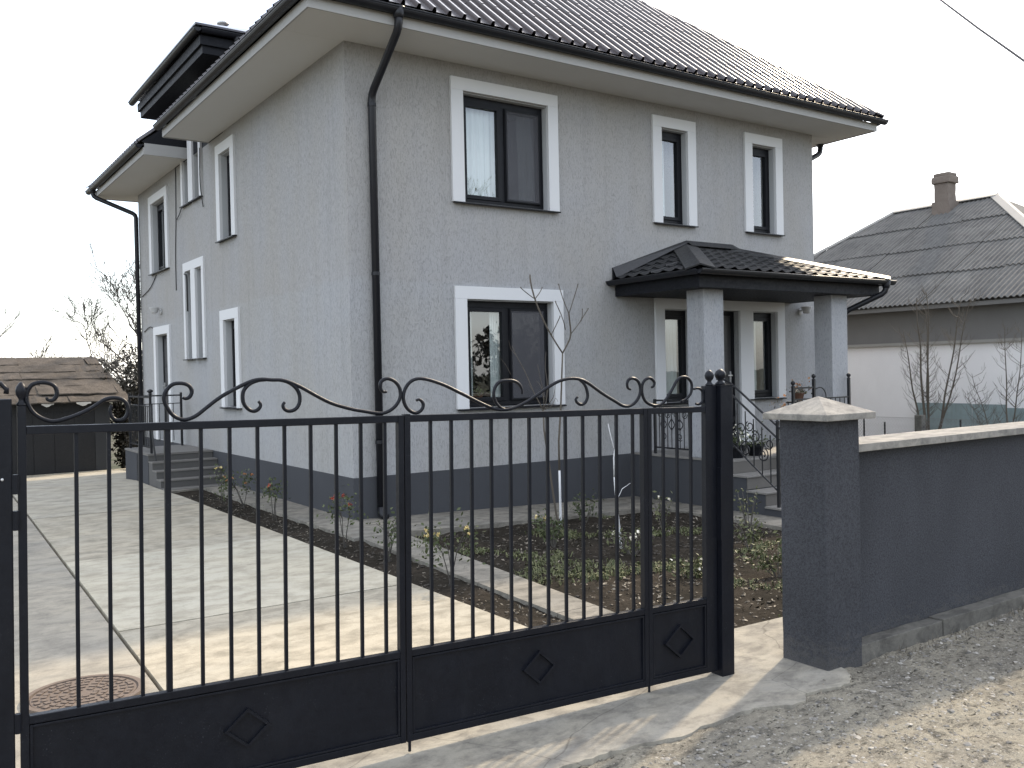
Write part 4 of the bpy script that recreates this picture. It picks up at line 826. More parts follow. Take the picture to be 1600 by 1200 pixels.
bw = thing('boundary_wall', 'low dark grey plastered street wall with pale coping beside the pillar', 'wall', (.085, -6.48, 0))
rough_box(MB(), 0, 8.6, -.12, .10, -.3, 1.19, 60, 2, 10, .004, 3).build('body', M['bwall'], bw)
for k in range(9): rough_box(MB(), .002+.96*k, .002+.96*(k+1)-.004, -.20, .14, 1.19, 1.236, 8, 3, 1, .0015, 7).build('coping_slab', M['cap'], bw, bevel=.004)
for k, (a, c) in enumerate(((-.02, .86), (.865, 2.1), (2.105, 3.4), (3.405, 4.7), (4.705, 6.4), (6.405, 8.6))): rough_box(MB(), a, c, -.225-.006*(k % 2), -.123, -.2, .075+.008*(k % 3), 12, 2, 2, .008, 6).build('footing', M['foot'], bw, bevel=.006)

# manhole
mh = thing('manhole_cover', 'round rusty cast iron manhole cover set in the driveway', 'manhole cover', (-3.665, -4.53, .0))
MB().lathe([(.30, .001), (.30, .016), (.272, .016), (.270, .006)], (0, 0, 0), 48).build('frame_ring', M['rust'], mh)
MB().lathe([(.262, .001), (.262, .010), (.20, .011), (.02, .011)], (0, 0, 0), 48).build('lid', M['rust'], mh)
rng = random.Random(3); b = MB()
for rr0 in (.06, .105, .15, .195, .235):
    n = int(2*math.pi*rr0/.05)
    for k in range(n):
        a = 2*math.pi*(k+rng.uniform(-.2, .2))/n; l = rng.uniform(.012, .02); c = Vector((rr0*math.cos(a), rr0*math.sin(a))); d = Vector((-math.sin(a), math.cos(a))); e = Vector((math.cos(a), math.sin(a)))
        q = [c-d*l-e*.013, c+d*l-e*.013, c+d*l+e*.013, c-d*l+e*.013]; b.prism([(p.x, p.y) for p in q], 'z', .0105, .017)
tag(b.build('relief', M['rust'], mh), kind='stuff')

# ------------------------------------------------------------------ vegetation helpers
def branch_tree(seed, h, r, levels, spread=.6, up=.3, kids=(3, 5), trunk_frac=.35, trunk_pts=None, min_r=.003, sides=5, lens=.68, gnarl=.15):
    rng = random.Random(seed); tr = MB(); cr = MB()
    def grow(p, d, L, rad, lev):
        n = 4 if lev < levels-1 else 3; pts = [p]; rs = [rad]; dd = d.copy()
        for k in range(n):
            dd = (dd + Vector((rng.gauss(0, gnarl), rng.gauss(0, gnarl), rng.gauss(0, gnarl)+up*.12))).normalized(); pts.append(pts[-1]+dd*L/n); rs.append(max(min_r, rad*(1-.5*(k+1)/n)))
        (tr if lev == 0 else cr).tube(pts, rs, sides if lev == 0 else (4 if lev == 1 else 3), cap=lev < 2)
        if lev >= levels: return
        nk = rng.randint(*kids)
        for k in range(nk):
            t = rng.uniform(trunk_frac if lev == 0 else .25, 1.0) if k < nk-1 else 1.0
            i = min(n-1, int(t*n)); q = pts[i].lerp(pts[i+1], t*n-i); rr = rs[i]*(.72 if k < nk-1 else .9)
            ax = Vector((rng.gauss(0, 1), rng.gauss(0, 1), rng.gauss(0, .4))).normalized()
            nd = (dd + ax*spread + Vector((0, 0, up))).normalized(); grow(q, nd, L*lens*rng.uniform(.75, 1.15), max(min_r, rr*.75), lev+1)
    grow(Vector((0, 0, 0)), Vector((rng.gauss(0, .05), rng.gauss(0, .05), 1)).normalized(), h, r, 0)
    return tr, cr
def place_tree(name, label, cat, loc, seed, h, r, levels, mat='bark', mat2=None, group=None, **k):
    t = thing(name, label, cat, loc, group=group); tr, cr = branch_tree(seed, h, r, levels, **k)
    tr.build('trunk', M[mat], t, smooth=True, recalc=False); cr.build('crown', M[mat2 or mat], t, smooth=True, recalc=False); return t
def rand_quad(b, c, s, rng, asp=.5, m=0, up=None, fold=.3):
    a = Vector((rng.gauss(0, 1), rng.gauss(0, 1), rng.gauss(0, 1))).normalized() if up is None else up
    u = a.orthogonal().normalized(); ang = rng.uniform(0, 6.28); u = Matrix.Rotation(ang, 3, a) @ u; w = a.cross(u); c = Vector(c)
    i = len(b.v); b.v += [tuple(c-u*s), tuple(c+w*s*asp+a*s*fold*.3), tuple(c+u*s), tuple(c-w*s*asp+a*s*fold*.3)]; b.f += [(i, i+1, i+2), (i, i+2, i+3)]; b.mi += [m, m]
def rose(seed, x, y, z0, h, col, nfl, label, cat='rose bush', leaves=70, w=.16, tall=True):
    rng = random.Random(seed); t = thing('rose_bush', label, cat, (x, y, z0), group='rose bushes'); st = MB(); lf = MB(); tips = []
    for k in range(rng.randint(3, 4)):
        a = rng.uniform(0, 6.28); p = Vector((rng.uniform(-.02, .02), rng.uniform(-.02, .02), -.03)); q = Vector((math.cos(a)*w*.35, math.sin(a)*w*.35, h*.55)); st.tube([p, p.lerp(q, .5)+Vector((rng.uniform(-.01, .01), 0, 0)), q], [.006, .005, .004], 5)
        for j in range(3):
            a2 = a+rng.uniform(-1.2, 1.2); e = q+Vector((math.cos(a2)*w*rng.uniform(.3, .8), math.sin(a2)*w*rng.uniform(.3, .8), h*rng.uniform(.12, .45))); st.tube([q, q.lerp(e, .5)+Vector((0, 0, .02)), e], [.004, .003, .0025], 4); tips.append(e)
    st.build('stems', M['bark_dark' if tall else 'bark'], t, recalc=False)
    for k in range(int(leaves*2.2)):
        e = rng.choice(tips); c = e+Vector((rng.gauss(0, .045), rng.gauss(0, .045), rng.gauss(-.05, .07))); rand_quad(lf, c, rng.uniform(.013, .024), rng, .6)
    lf.build('leaves', M['leafg'], t, recalc=False)
    for k in range(nfl):
        e = tips[(k*2+1) % len(tips)]; fl = MB()
        for j in range(14): rand_quad(fl, Vector((rng.gauss(0, .010), rng.gauss(0, .010), rng.gauss(0.0, .007))), rng.uniform(.009, .014), rng, .8)
        fl.build('bloom', M[col], t, recalc=False, loc=tuple(e+Vector((0, 0, .015))))
    return t
rose(1, -.72, 2.72, 0, .52, 'yellow', 2, 'thin rose bush with yellowish blooms at the foot of rear steps', leaves=25, w=.10)
rose(2, -.66, 2.05, 0, .40, 'orange', 6, 'bushy rose with orange blooms in the flower strip, second from rear steps', leaves=140, w=.24)
rose(3, -.70, .75, 0, .46, 'red', 3, 'rose bush with small red blooms, third from rear steps in flower strip', leaves=70, w=.16)
rose(4, -.76, -1.42, 0, .50, 'red', 4, 'tall leggy rose with red blooms near the house corner', leaves=70, w=.18)
rose(5, -.72, -2.32, 0, .38, 'cream', 0, 'leafy rose bush without blooms in the flower strip', leaves=90, w=.16)
rose(6, -.77, -3.52, 0, .46, 'yellow', 6, 'rose bush with pale yellow blooms beside the narrow concrete path', leaves=120, w=.20)
def shrub(seed, x, y, z0, h, w, n, label, mat='leafg', blooms=None, nb=0, sz=.025, name='garden_shrub', cat='shrub'):
    rng = random.Random(seed); t = thing(name, label, cat, (x, y, z0), group='low plants in the garden bed'); st = MB(); lf = MB()
    for k in range(9):
        a = rng.uniform(0, 6.28); e = Vector((math.cos(a)*w*rng.uniform(.3, 1), math.sin(a)*w*rng.uniform(.3, 1), h*rng.uniform(.6, 1.0))); st.tube([(0, 0, -.04), e*.5+Vector((0, 0, .03)), e], [.005, .004, .002], 4)
        for j in range(n//9): c = e*rng.uniform(.35, 1.05)+Vector((rng.gauss(0, .03), rng.gauss(0, .03), rng.gauss(0, .03))); rand_quad(lf, c, rng.uniform(.6, 1.3)*sz, rng, .45)
    st.build('stems', M['bark'], t, recalc=False); lf.build('leaves', M[mat], t, recalc=False)
    for k in range(nb):
        fl = MB(); a = rng.uniform(0, 6.28)
        for j in range(8): rand_quad(fl, Vector((rng.gauss(0, .006), rng.gauss(0, .006), rng.gauss(0, .006))), .013, rng, .8)
        fl.build('bloom', M[blooms], t, recalc=False, loc=(math.cos(a)*w*rng.uniform(.3, .9), math.sin(a)*w*rng.uniform(.3, .9), h*rng.uniform(.6, 1.0)))
    return t
shrub(11, 1.05, -2.5, -.09, .34, .24, 260, 'dark leafy shrub with small yellow flowers by the limewashed sapling', blooms='yellow', nb=5)
shrub(12, 2.35, -1.40, -.11, .32, .20, 150, 'dull green shrub against the front walkway', mat='leafg')
shrub(13, 1.35, -3.35, -.09, .26, .30, 200, 'straggly plant with glossy light leaves at foot of leaning stake', mat='weed', blooms='cream', nb=12)
shrub(14, 2.75, -2.3, -.13, .45, .16, 90, 'thin pale rose stems with few leaves near porch base', mat='weed', blooms='cream', nb=2)
shrub(15, 2.55, -3.75, -.12, .35, .22, 160, 'green weedy shrub behind the gate post', mat='weed')
shrub(16, 1.75, -4.75, -.10, .30, .34, 330, 'bright green leafy clump near the pillar', mat='weed')
shrub(17, 3.05, -3.3, -.13, .55, .15, 80, 'tall thin stems with few leaves beside the porch steps', mat='weed')
shrub(18, 1.15, -4.35, -.09, .18, .30, 200, 'low green weed patch behind the narrow gate section', mat='weed', blooms='cream', nb=6)

# saplings in the garden
sp = thing('sapling', 'slim bare sapling with forked crown in front of lower window', 'tree', (2.04, -1.45, -.06))
MB().tube([(-0.10,0.0,-.12),(-0.102,0.0,0.023),(-0.103,0.0,0.337),(-0.105,0.0,0.599)], [.017, .016, .014, .013], 7).build('limewashed_trunk', M['lime'], sp, smooth=True)
MB().tube([(-0.105,0.0,0.599),(-0.106,0.0,0.935),(-0.068,0.0,1.307),(-0.038,0.0,1.755),(-0.023,0.0,1.964)], [.013, .012, .011, .010, .009], 7).build('trunk', M['twig'], sp, smooth=True)
b = MB()
for pts, r0 in [([(-0.023,0.0,1.964),(-0.166,0.015,2.166),(-0.279,0.03,2.365),(-0.38,0.045,2.607),(-0.419,0.06,2.791),(-0.415,0.075,2.866)],0.007),([(-0.422,0.0,2.595),(-0.546,-0.025,2.655),(-0.633,-0.05,2.701)],0.004),([(-0.404,0.0,2.589),(-0.326,0.03,2.652),(-0.256,0.06,2.723)],0.004),([(-0.186,0.0,2.172),(-0.141,-0.03,2.275),(-0.096,-0.06,2.385)],0.004),([(-0.023,0.0,1.964),(0.05,-0.02,2.09),(0.075,-0.04,2.187),(0.044,-0.06,2.35),(0.021,-0.08,2.423)],0.007),([(0.084,0.0,2.429),(0.022,0.025,2.595),(-0.021,0.05,2.768)],0.004),([(0.084,0.0,2.429),(0.135,-0.025,2.594),(0.187,-0.05,2.766)],0.004),([(0.106,0.0,2.189),(0.254,0.025,2.32),(0.355,0.05,2.422),(0.436,0.075,2.495)],0.004),([(0.022,0.0,2.241),(-0.017,-0.04,2.291),(-0.092,-0.08,2.406),(-0.202,-0.12,2.548)],0.004),([(0.264,0.0,2.342),(0.265,-0.025,2.416),(0.247,-0.05,2.474)],0.003)]:
    b.tube(spline(pts, 2), r0*1.35, 5); b.lathe([(.003, -.006), (.008, .004), (.002, .016)], tuple(pts[-1]), 5)
b.build('crown', M['twig'], sp, smooth=True)
s2 = thing('leaning_stake', 'leaning limewashed young trunk in the garden bed', 'tree', (1.50, -2.95, -.08))
MB().tube([(0.06,0.0,-.12),(0.051,0.0,0.01),(0.03,0.0,0.219),(0.002,0.0,0.448),(-0.016,0.0,0.706)], [.014, .013, .012, .011, .010], 7).build('trunk', M['lime'], s2, smooth=True)
b = MB(); b.tube([(-0.016,0.0,0.706),(-0.02,0.0,0.899),(0.01,0.0,1.058)], [.010, .007, .004], 6); b.tube([(-0.017,0.0,0.995),(-0.03,0.03,1.123),(-0.035,0.06,1.238)], [.006, .004, .003], 5); b.tube([(0.011,0.0,0.466),(0.117,0.04,0.569),(0.266,0.08,0.611)], [.004, .003, .002], 5); b.build('crown', M['lime'], s2, smooth=True)
s3 = thing('young_fruit_tree', 'brown twiggy young tree with upright shoots below the lower window', 'tree', (1.75, -1.75, -.09))
MB().tube([(-0.06,0.0,-.10),(-0.085,0.0,0.098),(-0.14,0.0,0.427),(-0.193,0.0,0.789),(-0.246,0.0,1.135),(-0.249,0.0,1.363)], [.014, .013, .012, .011, .010, .009], 7).build('trunk', M['twig'], s3, smooth=True)
b = MB(); rng = random.Random(8)
for pts, r0 in [([(-0.249,0.0,1.363),(-0.346,0.03,1.543),(-0.448,0.06,1.794),(-0.543,0.09,1.972),(-0.571,0.12,2.078)],0.006),([(-0.605,0.0,1.97),(-0.671,0.0,2.039),(-0.694,0.0,2.13)],0.003),([(-0.678,0.0,1.762),(-0.735,0.01,1.867),(-0.794,0.02,1.937)],0.003),([(-0.249,0.0,1.363),(-0.254,-0.025,1.541),(-0.313,-0.05,1.684),(-0.37,-0.075,1.861)],0.005),([(-0.24,0.0,1.363),(-0.152,0.04,1.573),(-0.152,0.08,1.825),(-0.108,0.12,2.005)],0.005),([(-0.231,0.0,1.362),(-0.126,-0.03,1.501),(-0.118,-0.06,1.644)],0.005),([(-0.238,0.0,1.434),(-0.233,0.05,1.611),(-0.265,0.1,1.684)],0.004),([(-0.22,0.0,1.469),(-0.207,-0.05,1.682),(-0.24,-0.1,1.844)],0.003),([(-0.25,0.0,1.327),(-0.327,0.02,1.508),(-0.414,0.04,1.652)],0.004),([(-0.223,0.0,1.362),(-0.114,0.025,1.4),(-0.039,0.05,1.483),(0.015,0.075,1.438)],0.004)]:
    b.tube(spline(pts, 2), [r0*(1-.6*k/(2*len(pts)-2)) for k in range(2*len(pts)-1)], 5)
b.build('crown', M['twig'], s3, smooth=True)

# ------------------------------------------------------------------ ground litter (uncountable)
rng = random.Random(21)
def litter(name, n, region, mat, size, zf, asp=.5, flat=.6, label=None, cat=None, dens=None):
    b = MB(); k = 0
    while k < n:
        x, y = region(rng)
        if dens and rng.random() > dens(x, y): continue
        k += 1; up = Vector((rng.gauss(0, flat), rng.gauss(0, flat), 1)).normalized(); rand_quad(b, (x, y, zf(x, y)+rng.uniform(.004, .014)), rng.uniform(*size), rng, asp*rng.uniform(.6, 1.3), up=up, fold=rng.uniform(-.8, .8))
    ob = b.build(name, M[mat], recalc=False); tag(ob, label, cat, kind='stuff'); return ob
def clumpy(s, lo): return lambda x, y: max(0, min(1, (nz3(x, y, 4, s)+.35-lo)*2.2))
gb = lambda r: (r.uniform(-.3, 6.0), r.uniform(-5.75, -1.2))
def inb(f):
    def g(r):
        while True:
            x, y = f(r)
            if x > (pth(y)[1]+.02 if y < -1.2 else 0) and x < 3.78: return x, y
    return g
litter('dry_leaf_litter', 1700, inb(gb), 'dry', (.008, .028), soil_z, .45, .5, 'dry brown leaves and twigs scattered on garden soil', 'leaf litter', clumpy(1.5, .1))
litter('flower_strip_litter', 500, lambda r: (r.uniform(-.98, -.56), r.uniform(-5.7, 3.8)), 'dry', (.006, .02), lambda x, y: -.03, .4, .5, 'dry leaf bits on the narrow flower strip', 'leaf litter')
b = MB()
for k in range(5200):
    x, y = inb(gb)(rng)
    s = nz3(x, y, 9, 1.3)+.35*max(0, min(1, (-3.2-y)/1.2))-.08
    if s < .28: continue
    z = soil_z(x, y)
    for j in range(4):
        a = rng.uniform(0, 6.28); h = rng.uniform(.015, .055); l = rng.uniform(.02, .06); w = rng.uniform(.003, .008); d = Vector((math.cos(a), math.sin(a), 0)); e = Vector((-d.y, d.x, 0)); p = Vector((x+rng.gauss(0, .02), y+rng.gauss(0, .02), z-.005))
        i = len(b.v); b.v += [tuple(p-e*w), tuple(p+e*w), tuple(p+d*l*.5+Vector((0, 0, h))+e*w), tuple(p+d*l*.5+Vector((0, 0, h))-e*w), tuple(p+d*l+Vector((0, 0, h*.9)))]; b.f += [(i, i+1, i+2, i+3), (i+3, i+2, i+4)]; b.mi += [0, 0]
tag(b.build('garden_weeds', M['weed'], recalc=False), 'short green weeds and grass growing over the garden bed', 'weeds', kind='stuff')
def stone(b, c, s, rng):
    i = len(b.v); sx, sy, sz = s*rng.uniform(.7, 1.4), s*rng.uniform(.7, 1.3), s*rng.uniform(.35, .8); a = rng.uniform(0, 6.28); ca, sa = math.cos(a), math.sin(a)
    for v in ((1, 0, 0), (-1, 0, 0), (0, 1, 0), (0, -1, 0), (0, 0, 1), (.6, .6, .6), (-.6, .6, .5), (-.6, -.6, .6), (.6, -.6, .5)):
        q = [v[0]*sx*rng.uniform(.8, 1.15), v[1]*sy*rng.uniform(.8, 1.15), v[2]*sz*rng.uniform(.8, 1.1)]; b.v.append((c[0]+q[0]*ca-q[1]*sa, c[1]+q[0]*sa+q[1]*ca, c[2]+q[2]))
    for f in ((0, 2, 5), (2, 1, 6), (1, 3, 7), (3, 0, 8), (4, 5, 6), (4, 6, 7), (4, 7, 8), (4, 8, 5), (5, 2, 6), (6, 1, 7), (7, 3, 8), (8, 0, 5)): b.f.append(tuple(i+k for k in f)); b.mi.append(0)
b = MB(); rng = random.Random(4); n = 0
while n < 20000:
    x, y = rng.uniform(-3.2, 4.5), rng.uniform(-9.3, -6.72)
    ye = -6.9
    if x < .2 and y > -6.95: continue
    if x >= .2 and y > -6.74: continue
    dn = .35+.65*max(0, min(1, (nz3(x, y, 6, 1.6)+.25)*1.6))
    if rng.random() > dn: continue
    stone(b, (x, y, road_z(x, y)-.002), rng.uniform(.003, .009)*(2.0 if rng.random() < .06 else 1), rng); n += 1
for k in range(420):
    x, y = rng.uniform(-2.6, 4.0), rng.uniform(-8.6, -6.95)
    stone(b, (x, y, road_z(x, y)-.004), rng.uniform(.010, .022), rng)
for k in range(160):
    x = rng.uniform(.15, 4.5); stone(b, (x, -6.735-abs(rng.gauss(0, .05)), road_z(x, -6.76)-.002), rng.uniform(.006, .02), rng)
tag(b.build('road_gravel', M['pebble'], recalc=False), 'loose pale gravel and small stones on the road surface', 'gravel', kind='stuff')
b = MB()
for k in range(2600):
    if k % 5: x, y = inb(gb)(rng); z = soil_z(x, y)
    else: x, y = rng.uniform(-.98, -.56), rng.uniform(-5.7, 3.9); z = -.035
    stone(b, (x, y, z), rng.uniform(.006, .022), rng)
tag(b.build('soil_clods', M['clod'], recalc=False), 'crumbly dark clods of garden soil', 'soil', kind='stuff')
b = MB()
for k in range(520):
    x = rng.uniform(.1, 5.0); y = -6.73-abs(rng.gauss(0, .07))
    if nz3(x, 3, 1, 1.7) < -.05 and rng.random() < .8: continue
    z = road_z(x, y); a = rng.uniform(0, 6.28); h = rng.uniform(.015, .06); d = Vector((math.cos(a), math.sin(a), 0)); e = Vector((-d.y, d.x, 0)); p = Vector((x, y, z-.004)); i = len(b.v); w = .0022
    b.v += [tuple(p-e*w), tuple(p+e*w), tuple(p+d*h*.4+Vector((0, 0, h))+e*w*.5), tuple(p+d*h*.4+Vector((0, 0, h))-e*w*.5)]; b.f.append((i, i+1, i+2, i+3)); b.mi.append(0)
tag(b.build('dry_verge_grass', M['dry'], recalc=False), 'short dry grass along the foot of the street wall', 'grass', kind='stuff')
litter('verge_litter', 420, lambda r: (r.uniform(-.9, 3.2), r.uniform(-7.35, -6.76)), 'dry', (.005, .018), road_z, .3, .4, 'dry grass bits and leaf scraps along the wall footing', 'leaf litter')

# ------------------------------------------------------------------ curtains and pots behind glass
def curtain(axis, u0, u1, z0, z1, d, label, lean=0, seed=0):
    rng = random.Random(seed); b = MB(); n = 36; m = 8
    for j in range(m+1):
        for i in range(n+1):
            u = u0+(u1-u0)*i/n; t = j/m; off = .02*math.sin(i*1.25+.6*math.sin(i*.3))*(1-.3*t)
            uu = u + lean*(t**1.5)*(1 if i > n*.5 else .3)
            b.v.append((uu, d+off, z0+(z1-z0)*t) if axis == 'x' else (d+off, uu, z0+(z1-z0)*t))
    b.f = [(j*(n+1)+i, j*(n+1)+i+1, (j+1)*(n+1)+i+1, (j+1)*(n+1)+i) for j in range(m) for i in range(n)]; b.mi = [0]*len(b.f)
    ob = b.build('curtain', M['curtain'], smooth=True, recalc=False); tag(ob, label, 'curtain', 'curtains behind windows'); return ob
curtain('x', 1.62, 2.26, 3.90, 5.26, .21, 'white sheer curtain behind upper wide window, unscreened pane')
curtain('x', 2.62, 2.93, 3.90, 5.26, .22, 'white drape behind upper wide window, screened pane', lean=-.14)
curtain('x', 1.62, 1.82, 1.27, 2.62, .235, 'narrow white curtain at the wall edge of lower wide window')
curtain('x', 2.10, 2.30, 1.27, 2.62, .235, 'white curtain at the middle of lower wide window')
curtain('x', 5.05, 5.30, 3.88, 5.26, .21, 'pale curtain behind upper narrow window above porch apex')
curtain('x', 7.04, 7.22, 3.88, 5.26, .21, 'pale curtain behind upper narrow window nearest the house end')
curtain('x', 5.05, 5.5, 1.21, 2.57, .21, 'pale curtain behind sidelight next to porch railing')
curtain('x', 7.0, 7.3, 1.21, 2.57, .21, 'pale curtain behind sidelight next to the wall lamp')
curtain('y', 8.9, 9.38, 3.86, 5.2, .21, 'white curtain behind the upper side window')
def pot(x, y, z, r, h, mat, label, plant=None, seed=0, leafm='leafg', blooms=None):
    t = thing('flower_pot', label, 'flower pot', (x, y, z)); rng = random.Random(seed)
    MB().lathe([(r*.7, 0), (r*.95, h*.8), (r*1.08, h*.8), (r*1.08, h), (r*.95, h), (r*.9, h*.88)], (0, 0, 0), 16).build('pot', M[mat], t, smooth=False)
    if plant:
        b = MB()
        for k in range(plant):
            v = Vector((rng.gauss(0, r*.8), rng.gauss(0, r*.8), h+abs(rng.gauss(0, r*.9)))); rand_quad(b, v, rng.uniform(.016, .03), rng, .5)
        b.build('foliage', M[leafm], t, recalc=False)
        if blooms:
            f = MB()
            for k in range(plant//3): rand_quad(f, Vector((rng.gauss(0, r*.8), rng.gauss(0, r*.8), h+r*.6+abs(rng.gauss(0, r*.7)))), rng.uniform(.014, .026), rng, .7)
            f.build('blooms', M[blooms], t, recalc=False)
    return t
pot(1.89, .27, 1.275, .085, .13, 'pot', 'terracotta pot with green plant inside lower window', 60, 1)
b = MB().box(1.60, 2.97, .172, .36, 1.245, 1.262).build('inner_sill', M['white'], house); MB().box(1.60, 2.94, .17, .36, 3.865, 3.892).build('inner_sill', M['white'], house)
pot(1.89, .25, 3.895, .055, .11, 'potwhite', 'small white cup on the upper window sill by the frame', 8, 2, 'weed'); pot(2.17, .25, 3.895, .055, .10, 'potwhite', 'small white cup on the upper window sill by the mullion', 0)
pot(5.33, -1.95, .322, .09, .78, 'potwhite', 'tall white vase with dried orange flowers on porch step', 40, 4, 'dry', 'orange')
pot(6.32, -1.40, 1.20, .085, .11, 'pot', 'planter bowl with reddish plant by front railing', 90, 5, 'dry', 'orange')
pot(6.45, -1.32, 1.19, .05, .10, 'pot', 'slim pot with dark leafy stems by front railing', 40, 15, 'leafg')
pot(4.75, -1.62, .50, .13, .16, 'frame', 'planter with dark foliage at top of porch stairs', 120, 6, 'leafg', 'cream')
pot(5.15, -1.60, .50, .12, .15, 'frame', 'second planter with dark foliage on porch landing', 110, 7, 'leafg')
b = MB(); pst = thing('plant_stand', 'small black stand carrying planters behind front railing', 'plant stand', (6.37, -1.37, .50))
MB().box(-.16, .16, -.10, .10, .665, .685).build('top', M['iron'], pst)
for x in (-.14, .14):
    for y in (-.08, .08): part('leg', bar_mesh(.665, .008), pst, (x, y, 0))

# ------------------------------------------------------------------ neighbour house
nh = thing('neighbour_house', 'single storey house with grey corrugated hip roof and whitewashed wall', 'house', (0, 0, 0))
NX = 13.0; nE, nz0 = 12.68, 2.87; nRX, nRZ = 17.5, 5.66; nyF, nyN, ryF, ryN = 6.9, -2.75, 4.2, 1.55
MB().box(NX-.10, NX+.1, -2.45, 6.6, -.6, 2.07).build('lower_wall', M['nwhite'], nh); MB().box(NX-.17, NX+.1, -2.48, 6.62, 2.07, 2.13).build('ledge', M['ridge'], nh); MB().box(NX, 22, -2.45, 6.6, -.6, 2.95).build('upper_wall', M['ngrey'], nh)
MB().box(nE+.04, nE+.07, nyN, nyF, 2.78, 2.86).build('fascia', M['ngrey'], nh)
nroof = MB().box(nE+.2, 22.2, nyN+.2, nyF-.2, 2.86, 2.9).build('roof', M['ngrey'], nh)
# corrugated sheets: waves along Y, courses up the slope, each sheet a piece
tN = (nRZ-nz0)/(nRX-nE); rngn = random.Random(2)
def nvmax(y): return max(0, min(1, (nyF-y)/(nyF-ryF), (y-nyN)/(ryN-nyN)))
ncourse = 4
for c in range(ncourse):
    y = nyN
    while y < nyF-.05:
        y2 = min(nyF, y+1.12); b = MB(); us = []; k = y
        while k < y2-1e-6: us.append(k); k += .0187
        us.append(y2); f0, f1 = c/ncourse, (c+1)/ncourse+.025*(c < ncourse-1); lift = .012*((int(round(y/1.12))) % 2)+rngn.uniform(0, .010); cols = []
        for u in us:
            m = nvmax(u); a, e = min(f0, m), min(f1, m); h = .017*math.sin(2*math.pi*u/.112)
            cols.append([(nE+(nRX-nE)*q, u, nz0+(nRZ-nz0)*q+h+lift+dz) for q, dz in ((a, .035 if c else 0.02), (e, 0))])
        for i in range(len(cols)-1):
            if abs(cols[i][0][0]-cols[i][1][0]) < 1e-4 and abs(cols[i+1][0][0]-cols[i+1][1][0]) < 1e-4: continue
            b.q([cols[i][0], cols[i+1][0], cols[i+1][1], cols[i][1]])
            q0, q1 = cols[i][0], cols[i+1][0]; b.q([q0, q1, (q1[0], q1[1], q1[2]-.014), (q0[0], q0[1], q0[2]-.014)])
        if b.f: b.build('roof_sheet', M['corr'], nroof, recalc=False, merge=True, smooth=False)
        y = y2
b = MB(); b.q([(nE, nyN, nz0), (22.3, nyN, nz0), (nRX, ryN, nRZ)]); b.q([(nE, nyF, nz0), (nRX, ryF, nRZ), (22.3, nyF, nz0)]); b.q([(22.3, nyN, nz0), (22.3, nyF, nz0), (nRX, ryF, nRZ), (nRX, ryN, nRZ)]); b.build('far_slope', M['corr'], nroof)
hip_cap((nE, nyN, nz0+.02), (nRX, ryN, nRZ+.02), .13, .03, 'hip_cap', M['ridge'], nroof); hip_cap((nE, nyF, nz0+.02), (nRX, ryF, nRZ+.02), .07, .03, 'hip_cap', M['ridge'], nroof); hip_cap((nRX, ryF, nRZ+.02), (nRX, ryN-.05, nRZ+.02), .12, .03, 'ridge_cap', M['ridge'], nroof)
cx, cy_ = 17.15, 2.62
ch = rough_box(MB(), cx-.17, cx+.17, cy_-.18, cy_+.18, 5.1, 6.10, 4, 4, 8, .02, 6).build('chimney', M['brick'], nroof)
rough_box(MB(), cx-.21, cx+.21, cy_-.22, cy_+.22, 5.1, 5.66, 4, 4, 3, .02, 5).build('chimney_base', M['brick'], nroof); rough_box(MB(), cx-.225, cx+.225, cy_-.235, cy_+.235, 6.10, 6.28, 4, 4, 2, .02, 5).build('chimney_cap', M['brick'], nroof, bevel=.03); rough_box(MB(), cx-.19, cx+.19, cy_-.20, cy_+.20, 6.28, 6.36, 3, 3, 1, .012, 5).build('chimney_top', M['brick'], nroof, bevel=.02)
# teal sheets and chain link fence
ts_ = thing('teal_sheet_fence', 'low teal sheet metal fence against the whitewashed neighbour wall', 'fence', (12.75, 0, -.2))
for k, (a, c, h) in enumerate(((.75, -.40, 1.10), (-.41, -1.06, 1.09), (-1.07, -2.4, 1.03), (-2.41, -3.8, 1.03))):
    sh = MB(); n = 24
    for i in range(n): y0, y1 = a+(c-a)*i/n, a+(c-a)*(i+1)/n; d0, d1 = (.008*(i % 2), .008*((i+1) % 2)); sh.q([(d0-.02*(k > 1), y0, 0), (d1-.02*(k > 1), y1, 0), (d1-.02*(k > 1), y1, h), (d0-.02*(k > 1), y0, h)])
    sh.build('panel', M['teal'], ts_, recalc=False)
cf = thing('chain_link_fence', 'low galvanised chain link fence in front of the neighbour wall', 'fence', (10.2, 0, -.2))
b = MB(); s = .058; hgt = .95
for k in range(78):
    y0 = .55-s*k
    b.tube([(.004*(j % 2), y0-s*(j % 2), hgt*j/16) for j in range(17)], .0026, 3, cap=False); b.tube([(.004*((j+1) % 2), y0-s*((j+1) % 2), hgt*j/16) for j in range(17)], .0026, 3, cap=False)
b.build('wire_mesh', M['wire'], cf, recalc=False)
for y in (.22, -.20, -1.6, -2.6, -3.6): MB().tube([(.02, y, -.1), (.02, y, .95 if y != -.20 else .86)], .015, 6).build('post', M['frame'], cf)
MB().tube([(0, .55, hgt), (0, -4.0, hgt)], .003, 4).build('top_wire', M['wire'], cf)
cp = rough_box(MB(), -.065, .065, -.065, .065, -.2, 1.0, 2, 2, 8, .008, 8).build('concrete_post', M['foot'], loc=(10.25, -.86, -.2), bevel=.006); tag(cp, 'short weathered concrete fence post beside the multi stemmed bare tree', 'post')
